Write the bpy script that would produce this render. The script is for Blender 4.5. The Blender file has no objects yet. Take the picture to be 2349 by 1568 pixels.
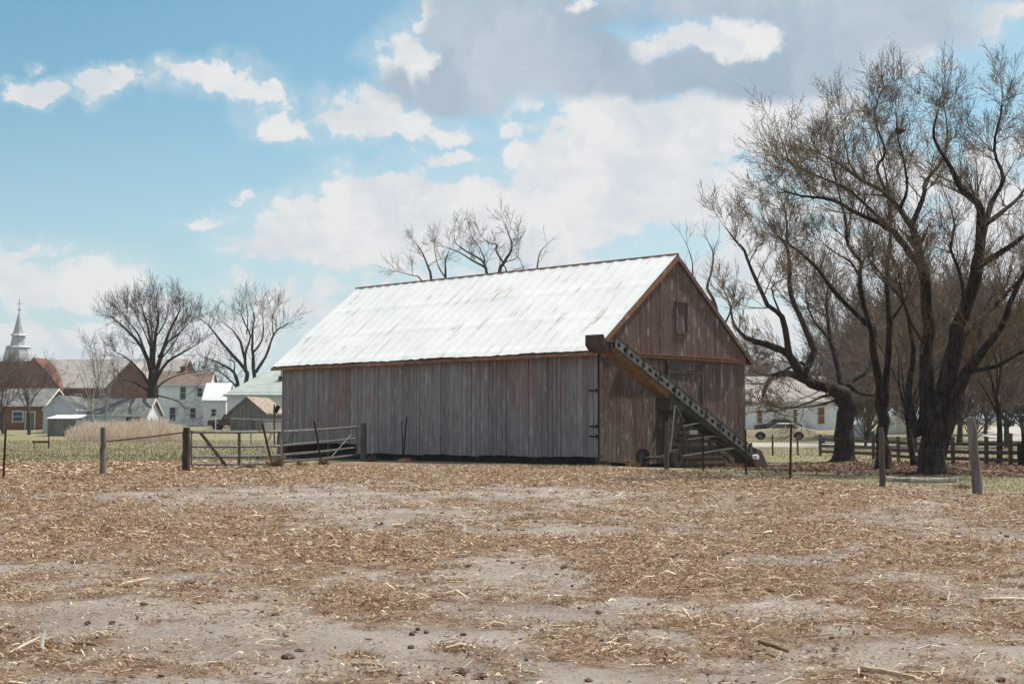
import bpy, math, random
import numpy as np
from mathutils import Vector, Matrix
R = math.radians
rng = random.Random(7)
nr = np.random.RandomState(11)
SC = bpy.context.scene
COL = SC.collection

# ------------------------------------------------------------------ camera
F = 3262.0; CX = 1174.5; CY = 784.0; EYE = 1.25
PITCH = math.atan(204.0/F)
cam = bpy.data.cameras.new('camera'); camo = bpy.data.objects.new('camera', cam); COL.objects.link(camo)
cam.sensor_width = 36; cam.lens = 36*F/2349.0; cam.clip_end = 6000; cam.clip_start = .1
camo.location = (0, 0, EYE); camo.rotation_euler = (R(90)+PITCH, 0, 0)
SC.camera = camo

SUN_AZ = R(57); SUN_EL = R(60)        # azimuth from +Y towards +X
SKY_GAIN = 0.12
# ------------------------------------------------------------------ node helpers
class NT:
    def __init__(s, nt): s.nt = nt
    def n(s, t, **kw):
        nd = s.nt.nodes.new(t)
        for k, v in kw.items():
            if k == 'i':
                for a, b in v.items():
                    if isinstance(b, bpy.types.NodeSocket): s.nt.links.new(b, nd.inputs[a])
                    else: nd.inputs[a].default_value = b
            else: setattr(nd, k, v)
        return nd
    def m(s, op, a, b=None, c=None, clamp=False):
        nd = s.nt.nodes.new('ShaderNodeMath'); nd.operation = op; nd.use_clamp = clamp
        for k, v in enumerate((a, b, c)):
            if v is None: continue
            if isinstance(v, bpy.types.NodeSocket): s.nt.links.new(v, nd.inputs[k])
            else: nd.inputs[k].default_value = v
        return nd.outputs[0]
    def vm(s, op, a, b=None):
        nd = s.nt.nodes.new('ShaderNodeVectorMath'); nd.operation = op
        for k, v in enumerate((a, b)):
            if v is None: continue
            if isinstance(v, bpy.types.NodeSocket): s.nt.links.new(v, nd.inputs[k])
            else: nd.inputs[k].default_value = v
        return nd
    def noise(s, vec, scale, detail=4, rough=.55, dist=0):
        nd = s.n('ShaderNodeTexNoise', i={'Scale': scale, 'Detail': detail, 'Roughness': rough, 'Distortion': dist})
        s.nt.links.new(vec, nd.inputs['Vector']); return nd
    def mix(s, f, a, b, blend='MIX'):
        nd = s.nt.nodes.new('ShaderNodeMix'); nd.data_type = 'RGBA'; nd.blend_type = blend
        for k, v in ((0, f), (6, a), (7, b)):
            if isinstance(v, bpy.types.NodeSocket): s.nt.links.new(v, nd.inputs[k])
            elif k == 0: nd.inputs[0].default_value = v
            else: nd.inputs[k].default_value = (*v, 1) if len(v) == 3 else v
        return nd.outputs[2]
    def ss(s, v, a, b, lo=0., hi=1.):
        nd = s.nt.nodes.new('ShaderNodeMapRange'); nd.interpolation_type = 'SMOOTHSTEP'
        s.nt.links.new(v, nd.inputs[0])
        for k, q in ((1, a), (2, b), (3, lo), (4, hi)): nd.inputs[k].default_value = q
        return nd.outputs[0]
    def ramp(s, v, stops):
        nd = s.nt.nodes.new('ShaderNodeValToRGB'); cr = nd.color_ramp
        while len(cr.elements) < len(stops): cr.elements.new(.5)
        for e, (p, c) in zip(cr.elements, stops): e.position = p; e.color = (*c, 1)
        s.nt.links.new(v, nd.inputs[0]); return nd.outputs[0]
    def attr(s, name, out='Fac'):
        nd = s.nt.nodes.new('ShaderNodeAttribute'); nd.attribute_name = name; return nd.outputs[out]

def raydir(px, py):
    c = (px-CX)/F; r = (CY-py)/F
    return Vector((c, math.cos(PITCH)-r*math.sin(PITCH), math.sin(PITCH)+r*math.cos(PITCH)))
def S(px, py, Y):
    d = raydir(px, py); return Vector((0, 0, EYE)) + d*(Y/d.y)

# ------------------------------------------------------------------ world: nishita sky with clouds given by direction
world = bpy.data.worlds.new('World'); SC.world = world; world.use_nodes = True
wt = world.node_tree; wt.nodes.clear(); W = NT(wt)
sky = W.n('ShaderNodeTexSky', sky_type='NISHITA'); sky.sun_disc = False
sky.sun_elevation = SUN_EL; sky.sun_rotation = SUN_AZ; sky.air_density = 1.0; sky.dust_density = .6; sky.ozone_density = 2.0
tc = W.n('ShaderNodeTexCoord').outputs['Generated']
sep = W.n('ShaderNodeSeparateXYZ', i={0: tc})
az = W.m('ARCTAN2', sep.outputs[0], sep.outputs[1])
el = W.m('ARCSINE', sep.outputs[2])
K = 1/180*math.pi
ae = W.n('ShaderNodeCombineXYZ', i={0: az, 1: el, 2: 0.})
aev = ae.outputs[0]
# domain warp, in radians
n1 = W.noise(aev, 14, 6, .62); n2 = W.noise(aev, 55, 5, .6)
w1 = W.vm('MULTIPLY', W.vm('SUBTRACT', n1.outputs['Color'], (.5, .5, .5)).outputs[0], (.075, .055, 0))
w2 = W.vm('MULTIPLY', W.vm('SUBTRACT', n2.outputs['Color'], (.5, .5, .5)).outputs[0], (.026, .022, 0))
wv = W.vm('ADD', W.vm('ADD', aev, w1.outputs[0]).outputs[0], w2.outputs[0]).outputs[0]
def blobs(lst, vec):
    cur = None
    for (x, y, rx, ry, a) in lst:
        d = raydir(x, y).normalized(); a0 = math.atan2(d.x, d.y); e0 = math.asin(d.z)
        v = W.vm('MULTIPLY', W.vm('SUBTRACT', vec, (a0, e0, 0)).outputs[0], (F/rx, F/ry, 0)).outputs[0]
        L = W.vm('LENGTH', v).outputs['Value']
        q = W.m('MULTIPLY', W.m('SUBTRACT', 1.0, L), a)
        cur = q if cur is None else W.m('MAXIMUM', cur, q)
    return cur
white = [(90,205,66,32,1.4),(170,200,85,30,1.4),(250,178,80,34,1.4),(430,178,100,42,1),(520,190,115,46,1.3),(610,200,70,34,1.3),(640,262,80,48,1.1),(103,133,22,12,.6),
 (780,245,95,56,1.3),(860,262,125,58,1.3),(970,285,130,44,1.1),(1140,275,90,45,.6),(575,440,26,22,.7),(485,492,66,18,.7),(1040,365,140,30,.8),
 (940,120,70,95,1),(985,30,50,60,1),(1600,85,190,45,1.4),(1690,70,100,55,1.5),(1340,15,60,25,1),
 (860,490,210,120,1.6),(740,520,170,100,1.3),(610,570,120,50,.9),(1010,490,220,120,1.5),(860,580,220,70,1.1),(690,560,120,70,.9),
 (1250,360,150,80,1.2),(1400,300,210,120,1.5),(1620,290,270,120,1.4),(1800,290,260,110,1.1),(1450,410,400,120,1.6),(1300,490,270,115,1.4),(1600,460,290,95,1.2),(1240,570,200,85,1.1),
 (100,660,170,62,1),(230,655,160,66,1),(360,695,170,50,.9),(60,582,85,30,.9),(10,560,50,32,.8),(620,690,220,50,.7),(450,750,330,80,.8),(150,780,330,70,.8),(720,710,260,60,.7),(1000,640,300,60,.6),
 (2010,440,240,130,1.2),(2260,470,200,150,1.4),(2095,145,60,45,1.1),(1900,225,170,50,1),(2310,35,100,36,.9),(1740,620,230,90,1.3),(2010,640,280,130,1.3),(2270,710,260,140,1.3),(1750,760,200,60,1.1),(2230,330,50,26,.5)]
grey = [(1040,195,200,75,1),(1140,95,230,130,1.2),(1300,150,260,90,1.2),(1520,165,330,68,1.1),(1760,150,360,95,1.1),(1960,60,380,95,1.1),(1240,10,330,90,1.1),(1760,-20,400,90,1),(1960,150,200,75,.9),(2250,-30,300,60,.9)]
fw = blobs(white, wv); fg = blobs(grey, W.vm('ADD', aev, W.vm('MULTIPLY', w1.outputs[0], (.7, .5, 0)).outputs[0]).outputs[0])
# clouds outside the view come from plain noise
n3 = W.noise(aev, 3.2, 6, .6)
away = W.ss(W.m('ABSOLUTE', az), .42, .75)
high = W.ss(el, .36, .6)
out = W.m('MAXIMUM', away, high)
fn = W.m('MULTIPLY', W.m('SUBTRACT', n3.outputs['Fac'], .5), 4.0)
fn = W.m('ADD', W.m('MULTIPLY', fn, out), W.m('MULTIPLY', W.m('SUBTRACT', 1., out), -1.))
fw2 = W.m('MAXIMUM', fw, fn)
def puff(sc_, am):
    vo_ = W.n('ShaderNodeTexVoronoi', feature='F1', i={'Scale': sc_, 'Vector': W.vm('ADD', W.vm('MULTIPLY', aev, (1, 1.5, 1)).outputs[0], w2.outputs[0]).outputs[0]})
    return W.m('MULTIPLY', W.m('SUBTRACT', .42, vo_.outputs['Distance']), am)
pf = W.m('ADD', puff(26, .9), puff(70, .55))
nf = W.m('ADD', W.m('MULTIPLY', W.m('SUBTRACT', W.noise(aev, 60, 5, .7).outputs['Fac'], .5), .7), pf)
mw = W.ss(W.m('ADD', fw2, nf), -.02, .40)
halo = W.m('MULTIPLY', W.ss(W.m('ADD', fw2, W.m('MULTIPLY', nf, .6)), -.8, .25), .36)
mg = W.ss(W.m('ADD', fg, W.m('MULTIPLY', nf, .30)), -.05, .42)
# thin milky veil near the horizon
veil = W.ss(el, .0, .27, .75, .0)
veil2 = W.m('MULTIPLY', W.ss(az, -.25, .35, 0., .35), W.ss(W.noise(aev, 6, 4, .6).outputs['Fac'], .35, .65))
skc = W.mix(1.0, sky.outputs[0], (.68, .92, .84), 'MULTIPLY')
skc = W.mix(W.ss(az, -.42, -.05, .5, 0.), skc, W.mix(1.0, skc, (.62, .80, .86), 'MULTIPLY'))
EXPO = .30; CL = 2**-EXPO/SKY_GAIN
skc = W.mix(W.m('MAXIMUM', veil, veil2), skc, (.60*CL, .71*CL, .77*CL))
shade = W.m('ADD', W.m('MULTIPLY', W.noise(wv, 14, 6, .6).outputs['Fac'], 1.), W.m('MULTIPLY', pf, -.16))
whc = W.mix(W.ss(shade, .42, .66), (.83*CL, .83*CL, .83*CL), (.67*CL, .715*CL, .76*CL))
core = W.ss(fw2, .1, .55)
whc = W.mix(core, (.80*CL, .81*CL, .815*CL), whc)
skc = W.mix(halo, skc, (.70*CL, .77*CL, .80*CL))
c1 = W.mix(mw, skc, whc)
gsh = W.noise(wv, 7, 6, .6).outputs['Fac']
grc = W.mix(W.ss(gsh, .35, .65), (.36*CL, .455*CL, .56*CL), (.54*CL, .62*CL, .70*CL))
hole = W.ss(blobs([(1600,85,200,45,1.4),(1690,70,100,55,1.5),(1340,15,60,25,1),(955,100,45,120,1.2)], wv), .0, .8)
c2 = W.mix(W.m('MULTIPLY', mg, W.m('SUBTRACT', 1., hole)), c1, grc)
bg = W.n('ShaderNodeBackground', i={0: c2, 1: SKY_GAIN})
wo = W.n('ShaderNodeOutputWorld', i={0: bg.outputs[0]})

sl = bpy.data.lights.new('sun', 'SUN'); sl.energy = 4.9; sl.angle = R(.53); sl.color = (1, .94, .82)
slo = bpy.data.objects.new('sun', sl); COL.objects.link(slo)
sv = Vector((math.sin(SUN_AZ)*math.cos(SUN_EL), math.cos(SUN_AZ)*math.cos(SUN_EL), math.sin(SUN_EL)))
slo.rotation_euler = sv.to_track_quat('Z', 'Y').to_euler()
SC.view_settings.view_transform = 'Standard'; SC.view_settings.look = 'None'
SC.view_settings.exposure = EXPO; SC.view_settings.gamma = 1

# ------------------------------------------------------------------ terrain height
PD = [-100, 75, 95, 110, 120, 140, 160, 180, 250, 400, 900, 3000]
PZ = [0, 0, .12, .3, .42, 1.1, 1.65, 2.1, 3.0, 4.2, 7, 12]
def sm(a, b, x):
    t = np.clip((x-a)/(b-a), 0, 1); return t*t*(3-2*t)
def TZ(x, y):
    x = np.asarray(x, float); y = np.asarray(y, float)
    z = np.interp(y, PD, PZ)
    z = z - .38*np.exp(-((x-10.5)**2/(2*4.0**2)+(y-58)**2/(2*5.0**2)))
    return z
def tz(x, y): return float(TZ(x, y))
def G(px, Y):      # ground point seen in column px at depth Y
    X = (px-CX)/F*Y*math.cos(PITCH)
    return Vector((X, Y, tz(X, Y)))
def GD(px, py):    # ground point under pixel, flat near ground
    return G(px, EYE*F/(py-988.0))

# value noise
def hash2(i, j, s):
    h = (i*374761393 + j*668265263 + s*1442695041) & 0xffffffff
    h = ((h ^ (h >> 13))*1274126177) & 0xffffffff
    return ((h ^ (h >> 16)) & 0xffff)/65535.0
def vnoise(x, y, s=0):
    xi = np.floor(x).astype(np.int64); yi = np.floor(y).astype(np.int64)
    fx = x-xi; fy = y-yi; fx = fx*fx*(3-2*fx); fy = fy*fy*(3-2*fy)
    a = hash2(xi, yi, s); b = hash2(xi+1, yi, s); c = hash2(xi, yi+1, s); d = hash2(xi+1, yi+1, s)
    return (a*(1-fx)+b*fx)*(1-fy)+(c*(1-fx)+d*fx)*fy
def fbm(x, y, o=4, s=0):
    r = 0; a = .5; t = 0
    for k in range(o): r = r+a*vnoise(x*2**k+17.3*k, y*2**k+9.1*k, s+k); t += a; a *= .55
    return r/t

# ------------------------------------------------------------------ scene tree helpers
def tagp(o, label=None, cat=None, group=None, kind=None):
    if label: o['label'] = label
    if cat: o['category'] = cat
    if group: o['group'] = group
    if kind: o['kind'] = kind
    return o
def thing(name, label, cat, loc=(0, 0, 0), rz=0., group=None):
    o = bpy.data.objects.new(name, None); COL.objects.link(o); o.empty_display_size = .3
    o.location = loc; o.rotation_euler = (0, 0, rz)
    o['_m'] = 0; del o['_m']
    return tagp(o, label, cat, group)
def wmat(o):
    m = Matrix.Translation(o.location) @ o.rotation_euler.to_matrix().to_4x4()
    m = m @ Matrix.Diagonal((*o.scale, 1))
    return (wmat(o.parent) @ m) if o.parent else m
def copy_tree(o, parent=None):
    c = o.copy(); COL.objects.link(c); c.parent = parent
    for ch in [q for q in COL.objects if q.parent == o]: copy_tree(ch, c)
    return c

class MB:      # mesh collector; world or local coordinates
    def __init__(s): s.v = []; s.f = []; s.paths = {}; s.at = []
    def add(s, vs, fs, a=0.):
        n = len(s.v); s.v += [tuple(v) for v in vs]; s.f += [tuple(i+n for i in f) for f in fs]; s.at += [a]*len(vs); return s
    def box(s, c, size, M=None, a=0.):
        x, y, z = [q/2 for q in size]; c = Vector(c)
        vs = [Vector((i*x, j*y, k*z)) for k in (-1, 1) for (i, j) in ((-1, -1), (1, -1), (1, 1), (-1, 1))]
        if M is not None: vs = [M @ v for v in vs]
        vs = [v+c for v in vs]
        return s.add(vs, [(3, 2, 1, 0), (4, 5, 6, 7), (0, 1, 5, 4), (1, 2, 6, 5), (2, 3, 7, 6), (3, 0, 4, 7)], a)
    def beam(s, p, q, w, h, up=(0, 0, 1), a=0.):   # bar from p to q
        p = Vector(p); q = Vector(q); d = (q-p); L = d.length; d.normalize()
        u = Vector(up); sd = d.cross(u)
        if sd.length < 1e-3: sd = d.cross(Vector((1, 0, 0)))
        sd.normalize(); u = sd.cross(d)
        M = Matrix((sd, d, u)).transposed()
        return s.box((p+q)/2, (w, L, h), M, a)
    def tube(s, pts, rs, sides=8, a=0., cap=True):
        pts = [Vector(p) for p in pts]
        if isinstance(rs, (int, float)): rs = [rs]*len(pts)
        vs = []; pr = None
        for i, p in enumerate(pts):
            d = (pts[min(i+1, len(pts)-1)]-pts[max(i-1, 0)]).normalized()
            if pr is None:
                pr = d.cross(Vector((0, 0, 1)))
                if pr.length < .05: pr = d.cross(Vector((1, 0, 0)))
            pr = (pr - d*pr.dot(d)).normalized(); b = d.cross(pr)
            for k in range(sides):
                t = 2*math.pi*k/sides; vs.append(p+(pr*math.cos(t)+b*math.sin(t))*rs[i])
        fs = []
        for i in range(len(pts)-1):
            for k in range(sides):
                k2 = (k+1) % sides; fs.append((i*sides+k, i*sides+k2, (i+1)*sides+k2, (i+1)*sides+k))
        if cap: fs.append(tuple(range(sides-1, -1, -1))); fs.append(tuple((len(pts)-1)*sides+k for k in range(sides)))
        return s.add(vs, fs, a)
    def disc_ring(s, c, ax, r0, r1, w, n=24, a=0.):   # thick ring/wheel: axis ax
        c = Vector(c); ax = Vector(ax).normalized(); u = ax.orthogonal().normalized(); v = ax.cross(u)
        vs = []
        for k in range(n):
            t = 2*math.pi*k/n; e = u*math.cos(t)+v*math.sin(t)
            for (r, o) in ((r0, -w/2), (r1*.93, -w/2), (r1, -w*.3), (r1, w*.3), (r1*.93, w/2), (r0, w/2)): vs.append(c+e*r+ax*o)
        fs = []
        for k in range(n):
            k2 = (k+1) % n
            for j in range(6): j2 = (j+1) % 6; fs.append((k*6+j, k2*6+j, k2*6+j2, k*6+j2))
        return s.add(vs, fs, a)
    def prism(s, poly, ext, a=0.):   # planar polygon (list of Vectors) extruded by vector ext
        n = len(poly); ext = Vector(ext); vs = [Vector(p) for p in poly]+[Vector(p)+ext for p in poly]
        return s.add(vs, [tuple(range(n-1, -1, -1)), tuple(range(n, 2*n))]+[(i, (i+1) % n, n+(i+1) % n, n+i) for i in range(n)], a)
    def path(s, pts, rs): s.paths.setdefault(len(pts), []).append((pts, rs))
    def build(s, name, mat, parent=None, label=None, smooth=False, local=False, sides=3, **tg):
        me = bpy.data.meshes.new(name)
        V = np.array(s.v, dtype=np.float64).reshape(-1, 3) if s.v else np.zeros((0, 3))
        faces = s.f; QV = [V]; Q = []; off = len(V)
        for n, lst in s.paths.items():
            P = np.array([[tuple(p) for p in q[0]] for q in lst]); Rr = np.array([q[1] for q in lst])
            m = len(lst); T = np.empty_like(P)
            T[:, 1:-1] = P[:, 2:]-P[:, :-2]; T[:, 0] = P[:, 1]-P[:, 0]; T[:, -1] = P[:, -1]-P[:, -2]
            T /= np.linalg.norm(T, axis=2, keepdims=True)+1e-9
            D = P[:, -1]-P[:, 0]; D /= np.linalg.norm(D, axis=1, keepdims=True)+1e-9
            ref = np.where(np.abs(D[:, 2:3]) > .8, np.array([[1., 0, 0]]), np.array([[0, 0, 1.]]))[:, None, :]
            A = np.cross(T, np.broadcast_to(ref, T.shape)); A /= np.linalg.norm(A, axis=2, keepdims=True)+1e-9
            B = np.cross(T, A)
            ang = np.arange(sides)*2*np.pi/sides
            vv = P[:, :, None, :]+Rr[:, :, None, None]*(A[:, :, None, :]*np.cos(ang)[None, None, :, None]+B[:, :, None, :]*np.sin(ang)[None, None, :, None])
            QV.append(vv.reshape(-1, 3))
            idx = np.arange(m*n*sides).reshape(m, n, sides)+off; nx = np.roll(idx, -1, axis=2)
            q = np.stack([idx[:, :-1], nx[:, :-1], nx[:, 1:], idx[:, 1:]], axis=-1).reshape(-1, 4)
            Q.append(q); off += m*n*sides
        V = np.concatenate(QV)
        if parent is not None and not local:
            Mi = np.array(wmat(parent).inverted()); V = V @ Mi[:3, :3].T + Mi[:3, 3]
        if not Q: me.from_pydata(V.tolist(), [], faces)
        else:
            Qa = np.concatenate(Q)
            lens = [len(f) for f in faces]; fl = [i for f in faces for i in f]
            loops = np.concatenate([np.array(fl, dtype=np.int64), Qa.reshape(-1)]) if fl else Qa.reshape(-1)
            tot = np.concatenate([np.array(lens, dtype=np.int64), np.full(len(Qa), 4)]); st = np.concatenate([[0], np.cumsum(tot)[:-1]])
            me.vertices.add(len(V)); me.vertices.foreach_set('co', V.astype(np.float32).ravel())
            me.loops.add(len(loops)); me.loops.foreach_set('vertex_index', loops.astype(np.int32))
            me.polygons.add(len(tot)); me.polygons.foreach_set('loop_start', st.astype(np.int32)); me.polygons.foreach_set('loop_total', tot.astype(np.int32))
            me.update(calc_edges=True)
        if any(s.at):
            at = me.attributes.new('rnd', 'FLOAT', 'POINT'); arr = np.zeros(len(V), np.float32); arr[:len(s.at)] = s.at; at.data.foreach_set('value', arr)
        if smooth: me.polygons.foreach_set('use_smooth', [True]*len(me.polygons))
        for mm in (mat if isinstance(mat, (list, tuple)) else [mat]): me.materials.append(mm)
        o = bpy.data.objects.new(name, me); COL.objects.link(o)
        if parent is not None: o.parent = parent
        if label: o['label'] = label
        return tagp(o, **tg) if tg else o
def quadmesh(name, V, n4, mat, colors=None):   # V: (k,4,3) separate quads
    me = bpy.data.meshes.new(name); k = len(V)
    me.vertices.add(k*4); me.vertices.foreach_set('co', V.reshape(-1).astype(np.float32))
    me.loops.add(k*4); me.loops.foreach_set('vertex_index', np.arange(k*4, dtype=np.int32))
    me.polygons.add(k); me.polygons.foreach_set('loop_start', np.arange(0, k*4, 4, dtype=np.int32)); me.polygons.foreach_set('loop_total', np.full(k, 4, np.int32))
    me.update(calc_edges=True)
    if colors is not None:
        a = me.attributes.new('col', 'FLOAT_COLOR', 'POINT'); c = np.ones((k, 4, 4), np.float32); c[:, :, :3] = colors[:, None, :]; a.data.foreach_set('color', c.ravel())
    me.materials.append(mat); o = bpy.data.objects.new(name, me); COL.objects.link(o); return o

# ------------------------------------------------------------------ materials
MT = {}
def newmat(name, rough=.85, spec=.3, metal=0.):
    m = bpy.data.materials.new(name); m.use_nodes = True; N = NT(m.node_tree); b = m.node_tree.nodes['Principled BSDF']
    b.inputs['Roughness'].default_value = rough; b.inputs['Specular IOR Level'].default_value = spec; b.inputs['Metallic'].default_value = metal
    MT[name] = m; return m, N, b
def coords(N, kind='Object', sc=(1, 1, 1)):
    t = N.n('ShaderNodeTexCoord').outputs[kind]
    return N.vm('MULTIPLY', t, sc).outputs[0]
def bump(N, b, h, dist, st=1.):
    bn = N.n('ShaderNodeBump', i={'Height': h, 'Distance': dist, 'Strength': st}); N.nt.links.new(bn.outputs[0], b.inputs['Normal'])
def speck(name, c1, c2, scale=3., sc=(1, 1, 1), rough=.85, spec=.25, metal=0., bd=0., detail=5, lo=.35, hi=.65):
    m, N, b = newmat(name, rough, spec, metal)
    n = N.noise(coords(N, 'Object', sc), scale, detail, .6).outputs['Fac']
    N.nt.links.new(N.mix(N.ss(n, lo, hi), c1, c2), b.inputs['Base Color'])
    if bd: bump(N, b, n, bd)
    return m
speck('white_paint', (.82, .83, .84), (.70, .71, .74), 1.2)
speck('pale_siding', (.74, .74, .76), (.62, .63, .67), .8)
speck('blue_siding', (.56, .60, .68), (.46, .50, .58), .7)
speck('trim_white', (.7, .7, .68), (.55, .55, .53), 2)
speck('brick', (.13, .052, .040), (.20, .088, .065), 5)
speck('old_brick', (.26, .12, .07), (.17, .08, .05), 4)
speck('slate', (.40, .36, .34), (.28, .25, .24), 1.2)
speck('shingle_brown', (.13, .09, .07), (.19, .145, .115), 2)
speck('shingle_grey', (.20, .20, .19), (.12, .125, .12), 1.5)
speck('green_metal', (.44, .48, .45), (.36, .40, .37), .8, rough=.5)
speck('galv', (.42, .43, .44), (.27, .27, .28), 6, rough=.35, metal=.7)
speck('spire_copper', (.50, .49, .51), (.40, .38, .40), 1.2, rough=.6)
speck('bark', (.011, .007, .006), (.048, .032, .025), 9, (1, 1, .22), bd=.09, lo=.38, hi=.6)
speck('bark_far', (.055, .040, .032), (.095, .07, .055), 3, (1, 1, .3))
speck('twig', (.11, .075, .048), (.19, .135, .09), 3)
speck('twig_far', (.075, .05, .042), (.12, .085, .07), 1)
speck('twig_red', (.14, .09, .07), (.20, .14, .11), 1)
speck('birch', (.42, .37, .33), (.22, .19, .17), 3)
speck('bud', (.22, .18, .08), (.26, .17, .09), 2)
speck('post_wood', (.08, .058, .046), (.16, .12, .10), 7, (1, 1, .15), bd=.01)
speck('post_grey', (.13, .105, .095), (.24, .20, .18), 7, (1, 1, .15), bd=.01)
speck('dark_wood', (.05, .032, .025), (.10, .065, .05), 6, (1, 1, .2))
speck('rail_wood', (.09, .055, .04), (.15, .10, .075), 5, (1, 1, 1))
speck('weathered', (.22, .20, .185), (.12, .105, .095), 5, (1, 1, .12))
speck('thatch', (.40, .33, .27), (.18, .13, .10), 3)
speck('rust', (.09, .035, .024), (.05, .022, .017), 9)
speck('gate_steel', (.20, .19, .185), (.09, .08, .075), 7, rough=.4, metal=.3, spec=.5)
speck('gate_brace', (.17, .14, .125), (.10, .08, .07), 7, rough=.6)
speck('wire', (.10, .075, .06), (.07, .05, .04), 7, rough=.8)
speck('conv_grey', (.31, .32, .305), (.15, .14, .125), 5, rough=.5, metal=.3)
speck('conv_tan', (.21, .115, .055), (.13, .065, .035), 4, rough=.6)
speck('conv_dark', (.035, .04, .035), (.07, .06, .05), 5, rough=.7)
speck('tyre', (.02, .02, .02), (.035, .032, .03), 6, rough=.9)
speck('black', (.012, .011, .01), (.025, .022, .02), 3)
speck('car_tan', (.90, .72, .50), (.92, .76, .55), 1.2, rough=.3, spec=.5)
speck('car_cream', (.72, .68, .58), (.66, .62, .52), 1.2, rough=.3, spec=.5)
speck('car_dark', (.06, .045, .04), (.09, .06, .055), 1.2, rough=.35, spec=.5)
speck('car_red', (.10, .025, .02), (.07, .02, .018), 1.2, rough=.5, spec=.5)
speck('car_pale', (.55, .57, .60), (.5, .52, .55), 1.2, rough=.35, spec=.5)
speck('hub', (.20, .17, .14), (.12, .10, .08), 8, rough=.5, metal=.5)
speck('chrome', (.6, .6, .62), (.5, .5, .52), 2, rough=.2, metal=.9)
speck('blue_plastic', (.04, .10, .28), (.03, .08, .22), 3, rough=.5)
speck('teal', (.02, .12, .13), (.03, .09, .10), 3, rough=.6)
speck('orange_shutter', (.28, .13, .06), (.18, .09, .05), 3)
speck('evergreen', (.018, .035, .016), (.03, .05, .02), 4)
speck('drygrass', (.52, .38, .25), (.36, .24, .14), .6)
speck('leaf_dry', (.16, .09, .05), (.26, .16, .09), 4)
speck('corn_pale', (.66, .53, .38), (.42, .29, .18), 6)
speck('corn_husk', (.60, .55, .48), (.45, .38, .30), 12)
speck('clod', (.10, .058, .042), (.17, .11, .085), 20)
speck('road', (.42, .39, .36), (.34, .31, .28), .8, bd=.01)
speck('log_top', (.52, .48, .45), (.25, .20, .17), 8, (1, 1, 1))
m, N, b = newmat('glass', .12, .5); b.inputs['Base Color'].default_value = (.03, .035, .04, 1)
m, N, b = newmat('car_glass', .08, .6); b.inputs['Base Color'].default_value = (.05, .06, .065, 1)
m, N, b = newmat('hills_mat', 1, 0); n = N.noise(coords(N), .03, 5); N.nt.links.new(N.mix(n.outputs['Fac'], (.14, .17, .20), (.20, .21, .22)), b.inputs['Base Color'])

def barn_wood(name, red_bias, grey, greyd, red, warm, dark=1.):
    m, N, b = newmat(name, .9, .15)
    t = coords(N, 'Object'); r = N.attr('rnd')
    off = N.n('ShaderNodeCombineXYZ', i={0: N.m('MULTIPLY', r, 37.), 1: N.m('MULTIPLY', r, 11.), 2: N.m('MULTIPLY', r, 71.)}).outputs[0]
    fine = N.noise(N.vm('ADD', N.vm('MULTIPLY', t, (1, 1, .05)).outputs[0], off).outputs[0], 32, 5, .6).outputs['Fac']
    mid = N.noise(N.vm('ADD', N.vm('MULTIPLY', t, (1, 1, .28)).outputs[0], N.vm('MULTIPLY', off, (.04, .04, .04)).outputs[0]).outputs[0], 2.6, 5, .65).outputs['Fac']
    big = N.noise(N.vm('MULTIPLY', t, (1, 1, .6)).outputs[0], .32, 4, .6).outputs['Fac']
    g = N.mix(N.ss(fine, .3, .7), greyd, grey)
    z = N.n('ShaderNodeSeparateXYZ', i={0: t}).outputs[2]; x = N.n('ShaderNodeSeparateXYZ', i={0: t}).outputs[0]
    k = N.m('ADD', N.m('ADD', mid, N.m('MULTIPLY', big, .9)), N.m('MULTIPLY', r, .12))
    k = N.m('ADD', k, N.m('MULTIPLY', z, .035)); k = N.m('ADD', k, red_bias)
    k = N.m('ADD', k, N.m('MULTIPLY', x, .008))
    c = N.mix(N.ss(k, .98, 1.25, 0, .9), g, N.mix(N.ss(fine, .35, .65), red, warm))
    # pale scuffs
    sc_ = N.noise(N.vm('ADD', N.vm('MULTIPLY', t, (1, 1, .35)).outputs[0], off).outputs[0], 4.5, 3, .6).outputs['Fac']
    c = N.mix(N.ss(sc_, .56, .72, 0, .6), c, (.46, .42, .40))
    v = N.m('MULTIPLY', N.m('ADD', .78, N.m('MULTIPLY', r, .38)), dark)
    cc = N.n('ShaderNodeCombineColor', i={0: v, 1: v, 2: v}).outputs[0]
    c = N.mix(1., c, cc, 'MULTIPLY')
    N.nt.links.new(c, b.inputs['Base Color']); bump(N, b, fine, .012)
    return m
barn_wood('barn_side', -.07, (.33, .30, .305), (.185, .16, .162), (.20, .125, .115), (.27, .185, .17))
barn_wood('barn_gable', .08, (.255, .20, .18), (.10, .072, .064), (.12, .066, .054), (.19, .12, .098))
barn_wood('barn_door', -.1, (.15, .13, .125), (.08, .065, .062), (.10, .055, .045), (.13, .08, .065))
barn_wood('barn_trim', .22, (.36, .27, .21), (.22, .13, .09), (.24, .09, .05), (.32, .16, .09))
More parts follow.
